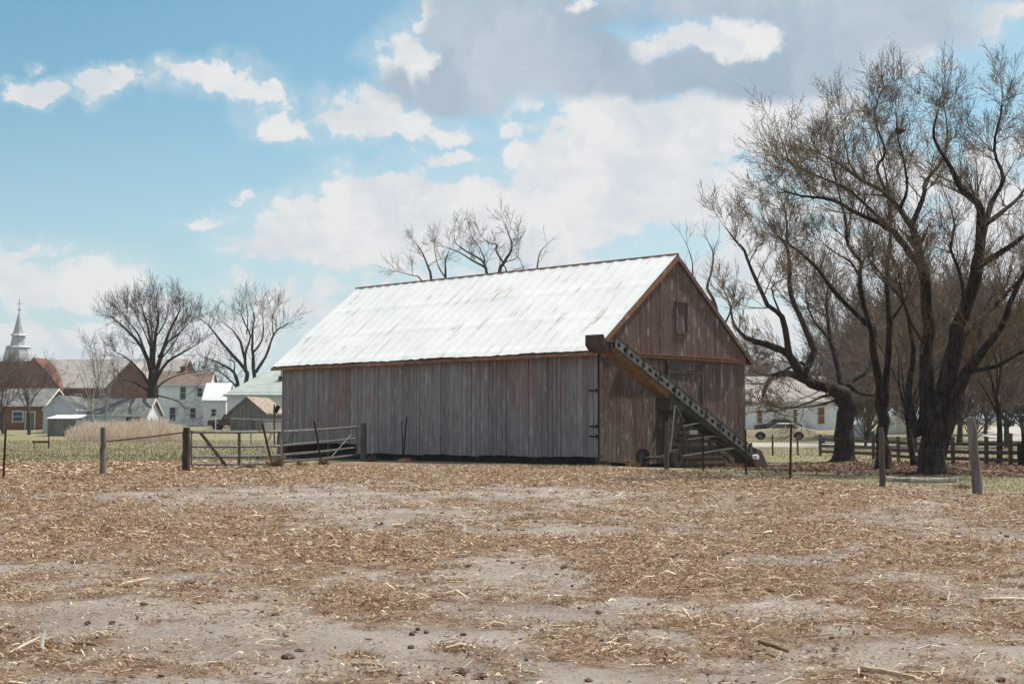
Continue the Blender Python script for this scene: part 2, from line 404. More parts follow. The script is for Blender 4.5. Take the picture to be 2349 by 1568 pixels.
def roofmat():
    m, N, b = newmat('barn_roof', .34, .6, .0)
    # object coordinates: x along ridge, y down the slope (roof object is local)
    t = coords(N, 'Object')
    s1 = N.noise(N.vm('MULTIPLY', t, (7., .35, 1)).outputs[0], 1., 3, .6).outputs['Fac']
    s2 = N.noise(N.vm('MULTIPLY', t, (1.1, .8, 1)).outputs[0], 1., 4, .6).outputs['Fac']
    a = N.m('MULTIPLY', N.ss(s1, .55, .66), N.ss(s2, .47, .60))
    s3 = N.noise(N.vm('MULTIPLY', t, (3.2, 1.1, 1)).outputs[0], 1.6, 4, .7).outputs['Fac']
    sp = N.ss(s3, .70, .76)
    base = N.mix(N.ss(s2, .3, .7), (.89, .865, .84), (.85, .83, .81))
    c = N.mix(N.m('MULTIPLY', a, .85), base, (.33, .25, .20))
    c = N.mix(N.m('MULTIPLY', sp, .7), c, (.36, .24, .17))
    N.nt.links.new(c, b.inputs['Base Color'])
    N.nt.links.new(N.m('ADD', .38, N.m('MULTIPLY', a, .4)), b.inputs['Roughness'])
    bump(N, b, s2, .03, .6)
    return m
roofmat()

def groundmat():
    m, N, b = newmat('ground_mat', .95, .12)
    t = coords(N, 'Object')
    n_a = N.noise(t, .55, 6, .6).outputs['Fac']; n_b = N.noise(N.vm('MULTIPLY', t, (1, .6, 1)).outputs[0], 4.5, 6, .65).outputs['Fac']; n_c = N.noise(t, 38, 5, .7).outputs['Fac']
    soil = N.mix(N.ss(n_a, .35, .65), (.235, .20, .178), (.35, .315, .285))
    soil = N.mix(N.ss(n_c, .38, .68, 0, .55), soil, (.19, .125, .095))
    crumb = N.noise(t, 85, 3, .6).outputs['Fac']
    soil = N.mix(N.ss(crumb, .62, .70, 0, .6), soil, (.12, .07, .05))
    lit = N.mix(N.ss(n_b, .35, .65), (.25, .165, .108), (.11, .062, .041))
    lit = N.mix(N.ss(n_c, .55, .7), lit, (.40, .30, .21))
    grs = N.mix(N.ss(n_b, .35, .65), (.175, .16, .085), (.27, .235, .15))
    grs = N.mix(N.ss(n_a, .45, .7, 0, .6), grs, (.29, .25, .15))
    leaf = N.mix(N.ss(n_b, .35, .65), (.10, .052, .035), (.17, .098, .066))  # fallen-leaf brown, darkened further to carry the shade as well
    L = N.attr('litter'); g = N.attr('grass'); lf = N.attr('leafy_shade')
    c = N.mix(N.ss(N.m('ADD', L, N.m('MULTIPLY', N.m('SUBTRACT', n_b, .5), .9)), .3, .75, 0, .85), soil, lit)
    c = N.mix(N.ss(N.m('ADD', g, N.m('MULTIPLY', N.m('SUBTRACT', n_b, .5), .7)), .3, .7), c, grs)
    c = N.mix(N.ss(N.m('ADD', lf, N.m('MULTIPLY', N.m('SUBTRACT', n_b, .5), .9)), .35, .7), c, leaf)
    N.nt.links.new(c, b.inputs['Base Color'])
    bump(N, b, N.m('ADD', N.m('MULTIPLY', n_c, .4), n_b), .05, .8)
    return m
groundmat()
m, N, b = newmat('litter_mat', .8, .25); N.nt.links.new(N.attr('col', 'Color'), b.inputs['Base Color'])
tr = N.n('ShaderNodeBsdfTranslucent'); N.nt.links.new(N.attr('col', 'Color'), tr.inputs[0])
mx = N.n('ShaderNodeMixShader', i={0: .15}); N.nt.links.new(b.outputs[0], mx.inputs[1]); N.nt.links.new(tr.outputs[0], mx.inputs[2])
N.nt.links.new(mx.outputs[0], N.nt.nodes['Material Output'].inputs[0])

# ------------------------------------------------------------------ ground sheet
def field_mask(x, y):     # 1 where the open field is (before the fence line)
    # fence line runs: (-13.3,37.8) (-11.7,40.8) (-10.1,44.3) (-6.4,61) barn ... (4.9,45) (7.5,38.5) (8.2,32) (9.6,28) (16,24)
    xs = [-60, -13.3, -10.1, -9, -6.4, 3.1, 4.9, 6.3, 7.7, 8.4, 9.6, 13, 60]
    ys = [20, 40, 45, 49, 58, 51.5, 45.5, 41, 37, 33.5, 30, 25, 15]
    ln = np.interp(x, xs, ys); ln = ln+1.2*(fbm(x*1.1, y*.8, 3, 5)-.5)
    return 1-sm(-.8, 1.4, y-ln)
BARE = []
for (px, py, rx, ry) in [(420,1410,330,75),(980,1150,420,42),(560,1130,260,22),(800,1480,300,55),(1800,1390,150,24),(2120,1490,300,45),(2330,1230,120,16),(1180,1310,190,22),(60,1300,110,14),(1350,1130,230,16),
                         (1500,1560,330,30),(1750,1280,120,12),(1250,1215,260,14),(300,1560,260,24),(1300,1400,200,24)]:
    p = GD(px, py); BARE.append((p.x, p.y, rx/F*p.y, max(.4, abs(GD(px, py-ry).y-GD(px, py+ry).y)/2)))
def litter_density(x, y):
    d = .67+1.05*(fbm(x*.55, y*.33, 5, 21)-.5)+.9*(fbm(x*2.4, y*1.6, 3, 33)-.5)+.5*(fbm(x*6, y*5, 3, 43)-.5)*1.8
    for (bx, by, rx, ry) in BARE:
        q = ((x-bx)/rx)**2+((y-by)/ry)**2
        d = d-.42*np.exp(-q*q*.9)
    d = d+.12*sm(26, 36, y)-.0
    return np.clip(d, .05, 1)
rows = [-60, -40, -25, -15, -8, -3, 0, 2, 3.5]
y = 4.6
while y < 2600: rows.append(y); y *= 1.0115
rows = np.array(rows); NCOL = 321
tt = np.linspace(-1, 1, NCOL); tt = np.sign(tt)*np.abs(tt)**1.35
XX = tt[None, :]*(np.maximum(rows, 0)*.75+9)[:, None]; XX[:, 0] -= 40; XX[:, -1] += 40
YY = np.repeat(rows[:, None], NCOL, 1)
FM = field_mask(XX, YY); LD = litter_density(XX, YY)
ZZ = TZ(XX, YY)+FM*(.05*(fbm(XX*1.3, YY*1.3, 4, 3)-.5)+.03*(fbm(XX*7, YY*7, 3, 8)-.5))*(YY < 70)
GR = 1-FM
far_l = sm(-7, -11, XX)*sm(38, 44, YY)*(1-sm(56, 62, YY))     # pale litter strip past the left fence
GR = np.clip(GR-far_l, 0, 1)
LT = np.clip(LD*FM+far_l*.75, 0, 1)
def leafy_shade(x, y):
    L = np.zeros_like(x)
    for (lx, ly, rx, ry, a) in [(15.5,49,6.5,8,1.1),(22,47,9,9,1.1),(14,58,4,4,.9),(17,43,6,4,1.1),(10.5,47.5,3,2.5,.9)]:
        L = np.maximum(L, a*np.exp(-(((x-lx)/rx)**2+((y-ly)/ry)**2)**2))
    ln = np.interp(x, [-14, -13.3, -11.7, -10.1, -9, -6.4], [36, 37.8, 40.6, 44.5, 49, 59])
    L = np.maximum(L, 1.0*np.exp(-((y-ln-.2)/.7)**2)*(x < -5.6)*(x > -16))  # band of shade along the left fence, put into the ground colour
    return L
LF = leafy_shade(XX, YY)
me = bpy.data.meshes.new('ground'); nrw = len(rows)
V = np.stack([XX, YY, ZZ], -1).reshape(-1, 3); idx = np.arange(nrw*NCOL).reshape(nrw, NCOL)
Q = np.stack([idx[:-1, :-1], idx[:-1, 1:], idx[1:, 1:], idx[1:, :-1]], -1).reshape(-1, 4)
me.vertices.add(len(V)); me.vertices.foreach_set('co', V.astype(np.float32).ravel())
me.loops.add(Q.size); me.loops.foreach_set('vertex_index', Q.astype(np.int32).ravel())
me.polygons.add(len(Q)); me.polygons.foreach_set('loop_start', np.arange(0, Q.size, 4, dtype=np.int32)); me.polygons.foreach_set('loop_total', np.full(len(Q), 4, np.int32))
me.update(calc_edges=True); me.polygons.foreach_set('use_smooth', [True]*len(Q))
for nm, arr in (('litter', LT), ('grass', GR), ('leafy_shade', LF)):
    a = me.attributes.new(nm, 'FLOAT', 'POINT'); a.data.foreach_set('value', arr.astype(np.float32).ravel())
me.materials.append(MT['ground_mat']); go = bpy.data.objects.new('ground', me); COL.objects.link(go); go['kind'] = 'structure'

def strip(name, pts, width, dz, mat):   # a sheet lying on the terrain
    mb = MB(); vs = []; P = [Vector((p[0], p[1], 0)) for p in pts]; dense = []
    for a, c in zip(P[:-1], P[1:]):
        k = max(2, int((c-a).length/2))
        for i in range(k): dense.append(a.lerp(c, i/k))
    dense.append(P[-1]); J = 8
    for i, p in enumerate(dense):
        d = (dense[min(i+1, len(dense)-1)]-dense[max(i-1, 0)]).normalized(); nn = Vector((-d.y, d.x, 0))
        w = width*(1+.12*math.sin(i*.9)+.08*math.sin(i*2.3))
        for j in range(J+1):
            q = p+nn*w*(j/J-.5); vs.append((q.x, q.y, tz(q.x, q.y)+dz))
    fs = [(i*(J+1)+j, i*(J+1)+j+1, (i+1)*(J+1)+j+1, (i+1)*(J+1)+j) for i in range(len(dense)-1) for j in range(J)]
    mb.add(vs, fs); o = mb.build(name, mat, smooth=True); o['kind'] = 'structure'; return o
strip('gravel_road', [(-12, 108), (10, 105), (20, 103), (30, 104), (45, 107), (90, 112)], 13, .03, MT['road'])
strip('parking_lot', [(44, 113), (56, 150), (72, 185), (120, 200)], 12, .05, MT['road'])

# far hills
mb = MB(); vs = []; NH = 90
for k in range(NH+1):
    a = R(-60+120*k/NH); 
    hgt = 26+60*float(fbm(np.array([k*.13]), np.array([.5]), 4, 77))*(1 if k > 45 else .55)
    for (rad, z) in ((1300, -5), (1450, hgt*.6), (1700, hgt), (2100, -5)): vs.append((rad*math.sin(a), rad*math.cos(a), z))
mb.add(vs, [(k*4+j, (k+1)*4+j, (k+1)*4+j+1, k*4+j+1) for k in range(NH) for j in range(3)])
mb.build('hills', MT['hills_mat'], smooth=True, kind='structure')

# ------------------------------------------------------------------ field litter (stuff)
PAL = np.array([(.66, .53, .385), (.52, .36, .22), (.32, .195, .11), (.19, .098, .056), (.10, .048, .030), (.44, .275, .14), (.88, .76, .60)])
def rects(C, L, Wd, az_, tilt, lift, bend):
    # curved strips of 2 quads: returns (2k,4,3)
    d = np.stack([np.cos(az_)*np.cos(tilt), np.sin(az_)*np.cos(tilt), np.sin(tilt)], -1)
    s = np.stack([-np.sin(az_), np.cos(az_), np.zeros_like(az_)], -1)*Wd[:, None]/2
    s[:, 2] += nr.uniform(-.35, .35, len(L))*Wd
    up = np.array([0, 0, 1.])
    a = C-d*L[:, None]/2; c = C+d*L[:, None]/2; mid = C+up*bend[:, None]
    for q in (a, c, mid): q[:, 2] += lift
    return np.concatenate([np.stack([a-s, mid-s, mid+s, a+s], 1), np.stack([mid-s, c-s, c+s, mid+s], 1)])
def scatter(n, y0, y1, dens_fn, spread=.46):
    ys = np.sqrt(nr.uniform(y0*y0, y1*y1, n)); xs = nr.uniform(-spread, spread, n)*ys
    keep = nr.uniform(0, 1, n) < dens_fn(xs, ys); return xs[keep], ys[keep]
allq = []; allc = []
for (n, y0, y1, lmin, lmax, wmin, wmax) in [
        (150000, 5.5, 13, .010, .045, .004, .010), (150000, 13, 26, .018, .07, .006, .016), (120000, 26, 52, .03, .12, .013, .030),
        (5200, 5.5, 16, .05, .18, .004, .011), (5200, 16, 45, .10, .28, .008, .02),
        (2600, 5.5, 16, .07, .20, .004, .013), (4200, 16, 50, .10, .30, .009, .022)]:
    xs, ys = scatter(n, y0, y1, lambda a, c: (litter_density(a, c)**1.3+.02)*field_mask(a, c))
    k = len(xs); L = lmin+(lmax-lmin)*nr.uniform(0, 1, k)**2.2; Wd = nr.uniform(wmin, wmax, k)*(.55+.6*nr.uniform(0, 1, k)**2)
    C = np.stack([xs, ys, TZ(xs, ys)+.015], -1)
    azm = nr.normal(0, .6, k)
    q = rects(C, L, Wd, azm, nr.normal(0, .38 if lmax < .14 and n > 50000 else .13, k), nr.uniform(0, .02, k)+.02*litter_density(xs, ys), nr.uniform(-.05, .28, k)*L)
    pal = PAL[nr.choice(7, k, p=[.13, .14, .17, .21, .18, .12, .05] if n > 50000 else [.26, .2, .12, .12, .06, .10, .14])]*nr.uniform(.65, 1.15, (k, 1))
    allq.append(q); allc.append(np.concatenate([pal, pal]))
# pale strip beyond the left fence
ys = nr.uniform(41, 58, 9000); xs = -nr.uniform(.17, .40, 9000)*ys
C = np.stack([xs, ys, TZ(xs, ys)+.015], -1); k = len(xs); L = nr.uniform(.06, .2, k); Wd = nr.uniform(.02, .05, k)
allq.append(rects(C, L, Wd, nr.uniform(-1, 1, k), nr.normal(0, .25, k), nr.uniform(0, .02, k), nr.uniform(0, .2, k)*L))
pal = PAL[nr.choice(7, k, p=[.16, .16, .2, .2, .15, .08, .05])]; allc.append(np.concatenate([pal, pal]))
o = quadmesh('corn_litter', np.concatenate(allq), 0, MT['litter_mat'], np.concatenate(allc))
tagp(o, 'chopped corn leaves and chaff strewn over the bare field', 'crop litter', None, 'stuff')

# stalk pieces: short prisms as stuff, too
mb = MB()
for (n, y0, y1, l0, l1, r) in [(560, 6, 16, .06, .24, .0055), (1300, 16, 45, .10, .36, .010)]:
    xs, ys = scatter(n, y0, y1, lambda a, c: (litter_density(a, c)+.03)*field_mask(a, c))
    for x_, y_ in zip(xs, ys):
        L = rng.uniform(l0, l1)*(.5+.5*rng.random()); a = rng.gauss(0, .6); t = rng.gauss(0, .06)
        d = Vector((math.cos(a), math.sin(a), math.sin(t))); p = Vector((x_, y_, tz(x_, y_)+.025))
        rr = r*rng.uniform(.6, 1.3); md = p+Vector((0, 0, rng.uniform(-.002, .004)))
        mb.path([tuple(p-d*L/2), tuple(md), tuple(p+d*L/2)], [rr, rr*1.05, rr*.8])
mb.build('corn_stalk_bits', MT['corn_pale'], sides=4, kind='stuff', label='broken pale corn stalk pieces lying across the field', cat='crop litter')

# clods (stuff)
mb = MB()
def lump(mb, c, r, s=1., seed=0):
    rr = random.Random(seed); import itertools
    vs = []; fs = []; nu, nv = 7, 4
    for j in range(nv+1):
        ph = math.pi*j/nv
        for i in range(nu):
            th = 2*math.pi*i/nu; q = r*rr.uniform(.7, 1.2)
            vs.append((c[0]+q*math.sin(ph)*math.cos(th)*s, c[1]+q*math.sin(ph)*math.sin(th), c[2]+q*.6*math.cos(ph)))
    for j in range(nv):
        for i in range(nu): i2 = (i+1) % nu; fs.append((j*nu+i, (j+1)*nu+i, (j+1)*nu+i2, j*nu+i2))
    mb.add(vs, fs)
xs, ys = scatter(4200, 6, 36, lambda a, c: .8*field_mask(a, c))
for i, (x_, y_) in enumerate(zip(xs, ys)): lump(mb, (x_, y_, tz(x_, y_)+.006), rng.uniform(.003, .012)*(1+y_/40), rng.uniform(1, 1.7), i)
xs, ys = scatter(420, 6, 22, lambda a, c: .9*field_mask(a, c))
for i, (x_, y_) in enumerate(zip(xs, ys)): lump(mb, (x_, y_, tz(x_, y_)+.008), rng.uniform(.010, .026), rng.uniform(1, 1.7), 7000+i)
mb.build('soil_crumbs', MT['clod'], kind='stuff', label='small dark crumbs of soil scattered over the field', cat='soil')

# tufts of stubble
qs = []; cs = []
def tuft(x_, y_, n, h, wd, pal, spread):
    z_ = tz(x_, y_); k = n
    a = nr.uniform(0, 2*np.pi, k); rr = nr.uniform(0, spread, k); bx = x_+rr*np.cos(a); by = y_+rr*np.sin(a)
    hh = h*nr.uniform(.2, 1, k); lx = nr.normal(0, 1.3, k)*hh; ly = nr.normal(0, 1., k)*hh
    t = nr.uniform(0, np.pi, k); sx = np.cos(t)*wd/2; sy = np.sin(t)*wd/2
    b0 = np.stack([bx-sx, by-sy, np.full(k, z_)], -1); b1 = np.stack([bx+sx, by+sy, np.full(k, z_)], -1)
    t0 = np.stack([bx+lx-sx*.4, by+ly-sy*.4, z_+hh], -1); t1 = np.stack([bx+lx+sx*.4, by+ly+sy*.4, z_+hh], -1)
    qs.append(np.stack([b0, b1, t1, t0], 1)); cs.append(pal[nr.randint(0, len(pal), k)])
BR = np.array([(.34, .20, .10), (.25, .14, .07), (.45, .33, .2), (.16, .085, .05)])
xs, ys = scatter(900, 6, 45, lambda a, c: litter_density(a, c)*field_mask(a, c))
for x_, y_ in zip(xs, ys): tuft(x_, y_, 26, rng.uniform(.02, .05)*(1+y_/50), .006+y_*.0004, BR, .14)
BR2 = np.array([(.30, .18, .10), (.20, .11, .065), (.50, .37, .24), (.13, .07, .045), (.38, .25, .14), (.62, .50, .36)])
xs, ys = scatter(1100, 6, 20, lambda a, c: litter_density(a, c)**1.5*field_mask(a, c))
for x_, y_ in zip(xs, ys):
    for q in range(3): tuft(x_+rng.gauss(0, .10), y_+rng.gauss(0, .08), 16, rng.uniform(.02, .042), rng.uniform(.006, .013), BR2, .10)
xs, ys = scatter(1500, 20, 46, lambda a, c: litter_density(a, c)**1.5*field_mask(a, c))
for x_, y_ in zip(xs, ys): tuft(x_, y_, 26, rng.uniform(.03, .07), .018, BR2, .22)
for (px, py) in [(640,1565-120+60),(1035,1485),(820,1500),(1400,1330),(430,1340),(1330,1430),(100,1480)]:
    if py > 1500: continue
    p = GD(px, py); tuft(p.x, p.y, 130, .045, .009, BR, .17)
o = quadmesh('stubble', np.concatenate(qs), 0, MT['litter_mat'], np.concatenate(cs)); tagp(o, 'brown tufts of dead stubble sticking up from the field', 'stubble', None, 'stuff')

# ------------------------------------------------------------------ single pieces in the foreground
def stalk(name, label, p, q, r, mat, bend=.02, cat='corn stalk', group=None):
    P = GD(*p); Qp = GD(*q); P.z += r+.02; Qp.z += r+.02; mb = MB(); n = 9; pts = []; rs = []
    for i in range(n+1):
        t = i/n; v = P.lerp(Qp, t); v.z += .25*bend*math.sin(math.pi*t); pts.append(v); rs.append(r*(1-.35*t)*(1.18 if i % 3 == 0 else 1))
    mb.tube(pts, rs, 8); return mb.build(name, mat, smooth=True, label=label, cat=cat, group=group)
G1 = 'long corn stalks lying on the field'
stalk('corn_stalk', 'thick pale corn stalk at the bottom right with a dark root end', (1972, 1540), (2092, 1562), .015, MT['corn_pale'], group=G1)
stalk('corn_stalk', 'thin straight corn stalk at the bottom, right of the middle clod', (812, 1528), (878, 1531), .010, MT['corn_pale'], group=G1)
stalk('corn_stalk', 'slanting long stalk in the left foreground above the bare patch', (275, 1348), (348, 1331), .012, MT['corn_pale'], group=G1)
stalk('corn_stalk', 'dark straight stalk right of the white torn husk', (172, 1481), (232, 1484), .011, MT['leaf_dry'], group=G1)
stalk('corn_stalk', 'long brown stalk by the right edge of the field', (2240, 1383), (2345, 1381), .017, MT['corn_pale'], group=G1)
stalk('corn_stalk', 'bent brown stalk right of the bottom middle', (1738, 1480), (1800, 1500), .016, MT['leaf_dry'], group=G1)
stalk('corn_stalk', 'pale flat stalk in the middle distance below the barn corner', (925, 1269), (985, 1271), .015, MT['corn_pale'], group=G1)
def clod(label, px, py, w):
    p = GD(px, py); mb = MB(); r = w/2/F*p.y; lump(mb, (p.x, p.y, p.z+r*.35), r, 1.35, px); return mb.build('soil_clod', MT['clod'], label=label, cat='soil clod', group='dark clods on the field')
clod('dark square clod at the bottom edge, left of the middle', 1056, 1536, 28)
clod('dark flat clod on the bare patch below the left gate', 664, 1503, 26)
clod('dark clod among litter at left, beside two pale stalks', 440, 1336, 24)
clod('dark round clod beside the thick pale stalk', 1962, 1545, 22)
# torn husk
hk = thing('corn_husk', 'white torn corn husk standing up in the left foreground', 'corn husk', GD(85, 1490))
P = GD(85, 1490)
def husk(a, b, c, w):
    pts = [Vector(a), Vector(b), Vector(c)]; mb = MB(); vs = []
    for i in range(7):
        t = i/6; v = pts[0].lerp(pts[1], t).lerp(pts[1].lerp(pts[2], t), t); ww = w*math.sin(math.pi*(.15+.75*t))
        vs += [v+Vector((-ww, 0, 0)), v+Vector((0, -ww*.4, ww*.2)), v+Vector((ww, 0, 0))]
    mb.add(vs, [(i*3+j, i*3+j+1, i*3+j+4, i*3+j+3) for i in range(6) for j in range(2)]); return mb
husk(P+Vector((-.09, -.1, .02)), P+Vector((-.03, 0, .06)), P+Vector((.03, .06, .09)), .014).build('leaf', MT['corn_husk'], hk, smooth=True)
husk(P+Vector((.06, .05, .13)), P+Vector((.03, .02, .06)), P+Vector((.075, -.04, .015)), .014).build('leaf', MT['corn_husk'], hk, smooth=True)

# ------------------------------------------------------------------ grass (stuff)
GP = np.array([(.19, .18, .08), (.26, .225, .125), (.36, .29, .20), (.14, .135, .06), (.44, .36, .26)])
qs = []; cs = []
def blades(n, reg, h, wd, pal):
    xs, ys = reg(n); keep = (field_mask(xs, ys) < .5) & (leafy_shade(xs, ys) < .35+nr.uniform(0, .4, n)); xs = xs[keep]; ys = ys[keep]; k = len(xs); z_ = TZ(xs, ys)
    hh = h*nr.uniform(.35, 1, k); lx = nr.normal(0, .35, k)*hh; t = nr.uniform(0, np.pi, k); sx = np.cos(t)*wd/2; sy = np.sin(t)*wd/2
    b0 = np.stack([xs-sx, ys-sy, z_], -1); b1 = np.stack([xs+sx, ys+sy, z_], -1)
    t0 = np.stack([xs+lx-sx*.2, ys-sy*.2, z_+hh], -1); t1 = np.stack([xs+lx+sx*.2, ys+sy*.2, z_+hh], -1)
    qs.append(np.stack([b0, b1, t1, t0], 1)); cs.append(pal[nr.randint(0, len(pal), k)]*nr.uniform(.8, 1.15, (k, 1)))
blades(16000, lambda n: (lambda y_: (nr.uniform(.12, .46, n)*y_, y_))(nr.uniform(28, 48, n)), .06, .014, GP)
blades(12000, lambda n: (lambda y_: (nr.uniform(.16, .46, n)*y_, y_))(nr.uniform(48, 95, n)), .09, .03, GP)
blades(24000, lambda n: (lambda y_: (-nr.uniform(.15, .42, n)*y_, y_))(nr.uniform(58, 122, n)), .10, .045, GP)
o = quadmesh('grass', np.concatenate(qs), 0, MT['litter_mat'], np.concatenate(cs)); tagp(o, 'short green and straw coloured grass beyond the fences', 'grass', None, 'stuff')
n = 60000; ys = nr.uniform(37, 64, n); xs = nr.uniform(.12, .45, n)*ys; lf_ = leafy_shade(xs, ys); kp = (nr.uniform(0, 1, n) < lf_) & (field_mask(xs, ys) < .5); xs = xs[kp]; ys = ys[kp]; k = len(xs)
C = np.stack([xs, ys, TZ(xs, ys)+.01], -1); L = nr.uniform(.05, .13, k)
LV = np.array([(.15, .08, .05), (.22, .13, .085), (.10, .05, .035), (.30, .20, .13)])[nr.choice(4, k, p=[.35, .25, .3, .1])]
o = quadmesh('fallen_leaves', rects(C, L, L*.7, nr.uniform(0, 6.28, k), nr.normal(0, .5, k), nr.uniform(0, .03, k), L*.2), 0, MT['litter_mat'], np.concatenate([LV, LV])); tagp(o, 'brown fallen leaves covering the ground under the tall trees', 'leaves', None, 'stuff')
# dry weeds along the barn, fences
qs = []; cs = []
# tall dry grass on the left
n = 11000; px = nr.uniform(165, 425, n)+nr.normal(0, 6, n); ys = nr.uniform(118, 128, n); xs = (px-CX)/F*ys
prof = np.interp(px, [165, 185, 230, 290, 330, 400, 425], [.7, 1.2, 1.25, 1.3, 1.5, 1.35, .5])*nr.uniform(.3, 1., n)**1.3*(.75+.5*vnoise(px*.09, px*0, 3))*1.15
z_ = TZ(xs, ys); lx = nr.normal(0, .38, n)*prof; wd = .03
b0 = np.stack([xs-wd/2, ys, z_], -1); b1 = np.stack([xs+wd/2, ys, z_], -1); t0 = np.stack([xs+lx-.01, ys, z_+prof], -1); t1 = np.stack([xs+lx+.03, ys, z_+prof], -1)
DG = np.array([(.86, .74, .62), (.74, .58, .44), (.88, .80, .70), (.60, .43, .31)])
o = quadmesh('tall_dry_grass', np.stack([b0, b1, t1, t0], 1), 0, MT['litter_mat'], DG[nr.randint(0, 4, n)]); tagp(o, 'band of tall straw coloured grass before the left houses', 'dry grass', None, 'stuff')

# ------------------------------------------------------------------ BARN
A = Vector((3.22, 53.0, 0)); v_ = Vector((.69, .724, 0)).normalized(); u_ = Vector((-v_.y, v_.x, 0))
BL = 19.2; BW = 9.5; WH = 4.46; RZ = 8.2; ROT = math.atan2(v_.y, v_.x)
# local frame: x along gable (v_), y along length (u_), origin at near corner A
barn = thing('barn', 'long weathered wooden barn with a white metal roof', 'barn', A, ROT)
lm = lambda x, y, z: Vector((x, y, z))
slope = (RZ-WH)/(BW/2); OV = .36
def roofz(x): return RZ-abs(x-BW/2)*slope
def boards_long(y0, y1, x, out, ztop, zbot, wmean, seed, gaps=True, base=None):
    rr = random.Random(seed); mb = MB(); y = y0
    while y < y1-.02:
        w = min(wmean*rr.uniform(.75, 1.3), y1-y); g = rr.choice([.006, .012, .02, .03]) if gaps else 0
        zb = zbot(y)+rr.uniform(-.015, .02); off = rr.uniform(0, .018)*out
        mb.box((x+off, y+w/2, (ztop+zb)/2), (.026, w-g, ztop-zb), Matrix.Rotation(rr.gauss(0, .0016), 3, 'X') @ Matrix.Rotation(rr.gauss(0, .05), 3, 'Z') if out < 0 else None, .02+rr.random()*.96)
        y += w
    return mb
def zlong(y):   # boards end above the ground; more rotted at the far end
    return .27 + (.42 if y > 13.6 else 0) + (.02*math.sin(y*1.7))
boards_long(0, BL, -.02, -1, WH-.12, zlong, .24, 3).build('side_wall', MT['barn_side'], barn, local=True, label='grey weathered vertical board side wall')
boards_long(0, BL, BW+.02, 1, WH-.12, lambda y: .1, .3, 4).build('side_wall', MT['barn_side'], barn, local=True)
def gable(y, out, mat, seed, x0=0., x1=BW, skip=None, ztop=None, zbot=.15):
    rr = random.Random(seed); mb = MB(); x = x0
    while x < x1-.02:
        w = min(.22*rr.uniform(.75, 1.35), x1-x); g = rr.choice([.005, .01, .018]); a = .02+rr.random()*.96
        o_ = y+out*rr.uniform(0, .015); xa, xb = x, x+w-g
        gz = min(tz(*(A+v_*x+u_*y).xy[:]), 0)
        zt = [min(roofz(q)-.14, ztop or 99) for q in (xa, xb)]; zb = (zbot if zbot > 1 else zbot+gz)+rr.uniform(-.03, .04)
        th = .026*out; vs = []
        cuts = [xa, xb]
        if xa < BW/2 < xb: cuts = [xa, BW/2, xb]
        top = [(q, min(roofz(q)-.14, ztop or 99)) for q in cuts]
        poly = [(xa, zb)]+[(xb, zb)]+top[::-1]
        mb.prism([Vector((p[0], o_, p[1])) for p in poly], (0, th, 0), a)
        x += w
    return mb
LOFT = 4.15
gable(-.02, -1, None, 5, ztop=LOFT).build('gable_wall', MT['barn_gable'], barn, local=True, label='reddish weathered boards of the lower gable')
gable(-.075, -1, None, 6, zbot=LOFT-.12).build('gable_peak', MT['barn_gable'], barn, local=True, label='reddish boards of the upper gable')
gable(BL+.02, 1, None, 8).build('gable_wall', MT['barn_gable'], barn, local=True)
# sill and earth-dark floor inside so the low gap reads dark
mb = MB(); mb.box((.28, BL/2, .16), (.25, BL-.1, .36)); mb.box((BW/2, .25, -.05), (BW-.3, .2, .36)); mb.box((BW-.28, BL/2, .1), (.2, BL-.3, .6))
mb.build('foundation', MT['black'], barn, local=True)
mb = MB()
for yy in np.linspace(.15, BL-.15, 7):
    for xx in (.14, BW-.14): mb.box((xx, yy, WH/2), (.16, .16, WH-.2))
mb.box((.14, BL/2, WH-.24), (.16, BL-.4, .16)); mb.box((.1, BL/2, .95), (.08, BL-.3, .14))
mb.build('frame', MT['dark_wood'], barn, local=True)
# roof: two slabs made of metal sheets, each object local so x=along ridge, y=down slope
sl_len = math.hypot(BW/2+OV, slope*(BW/2+OV)); ang = math.atan(slope)
EO0, EO1 = .16, .42
def slope_obj(side):
    mb = MB(); L = BL+EO0+EO1; nx = int(L/.21); ny = 22; vs = []; th = .012
    rr = random.Random(9+side)
    for j in range(ny+1):
        for i in range(nx+1):
            x = L*i/nx; rib = .022 if i % 3 == 0 else 0
            y = sl_len*j/ny
            z = rib+.02*math.sin(x*.9+side)*math.sin(j*.4)+(.010 if j % 7 == 0 else 0)
            yy = y+(rr.uniform(-.02, .03)+.02*math.sin(x*1.3) if j == ny else 0)
            vs.append((x, yy, z))
    n1 = len(vs); fs = [(j*(nx+1)+i, (j+1)*(nx+1)+i, (j+1)*(nx+1)+i+1, j*(nx+1)+i+1) for j in range(ny) for i in range(nx)]
    mb.add(vs, fs); return mb
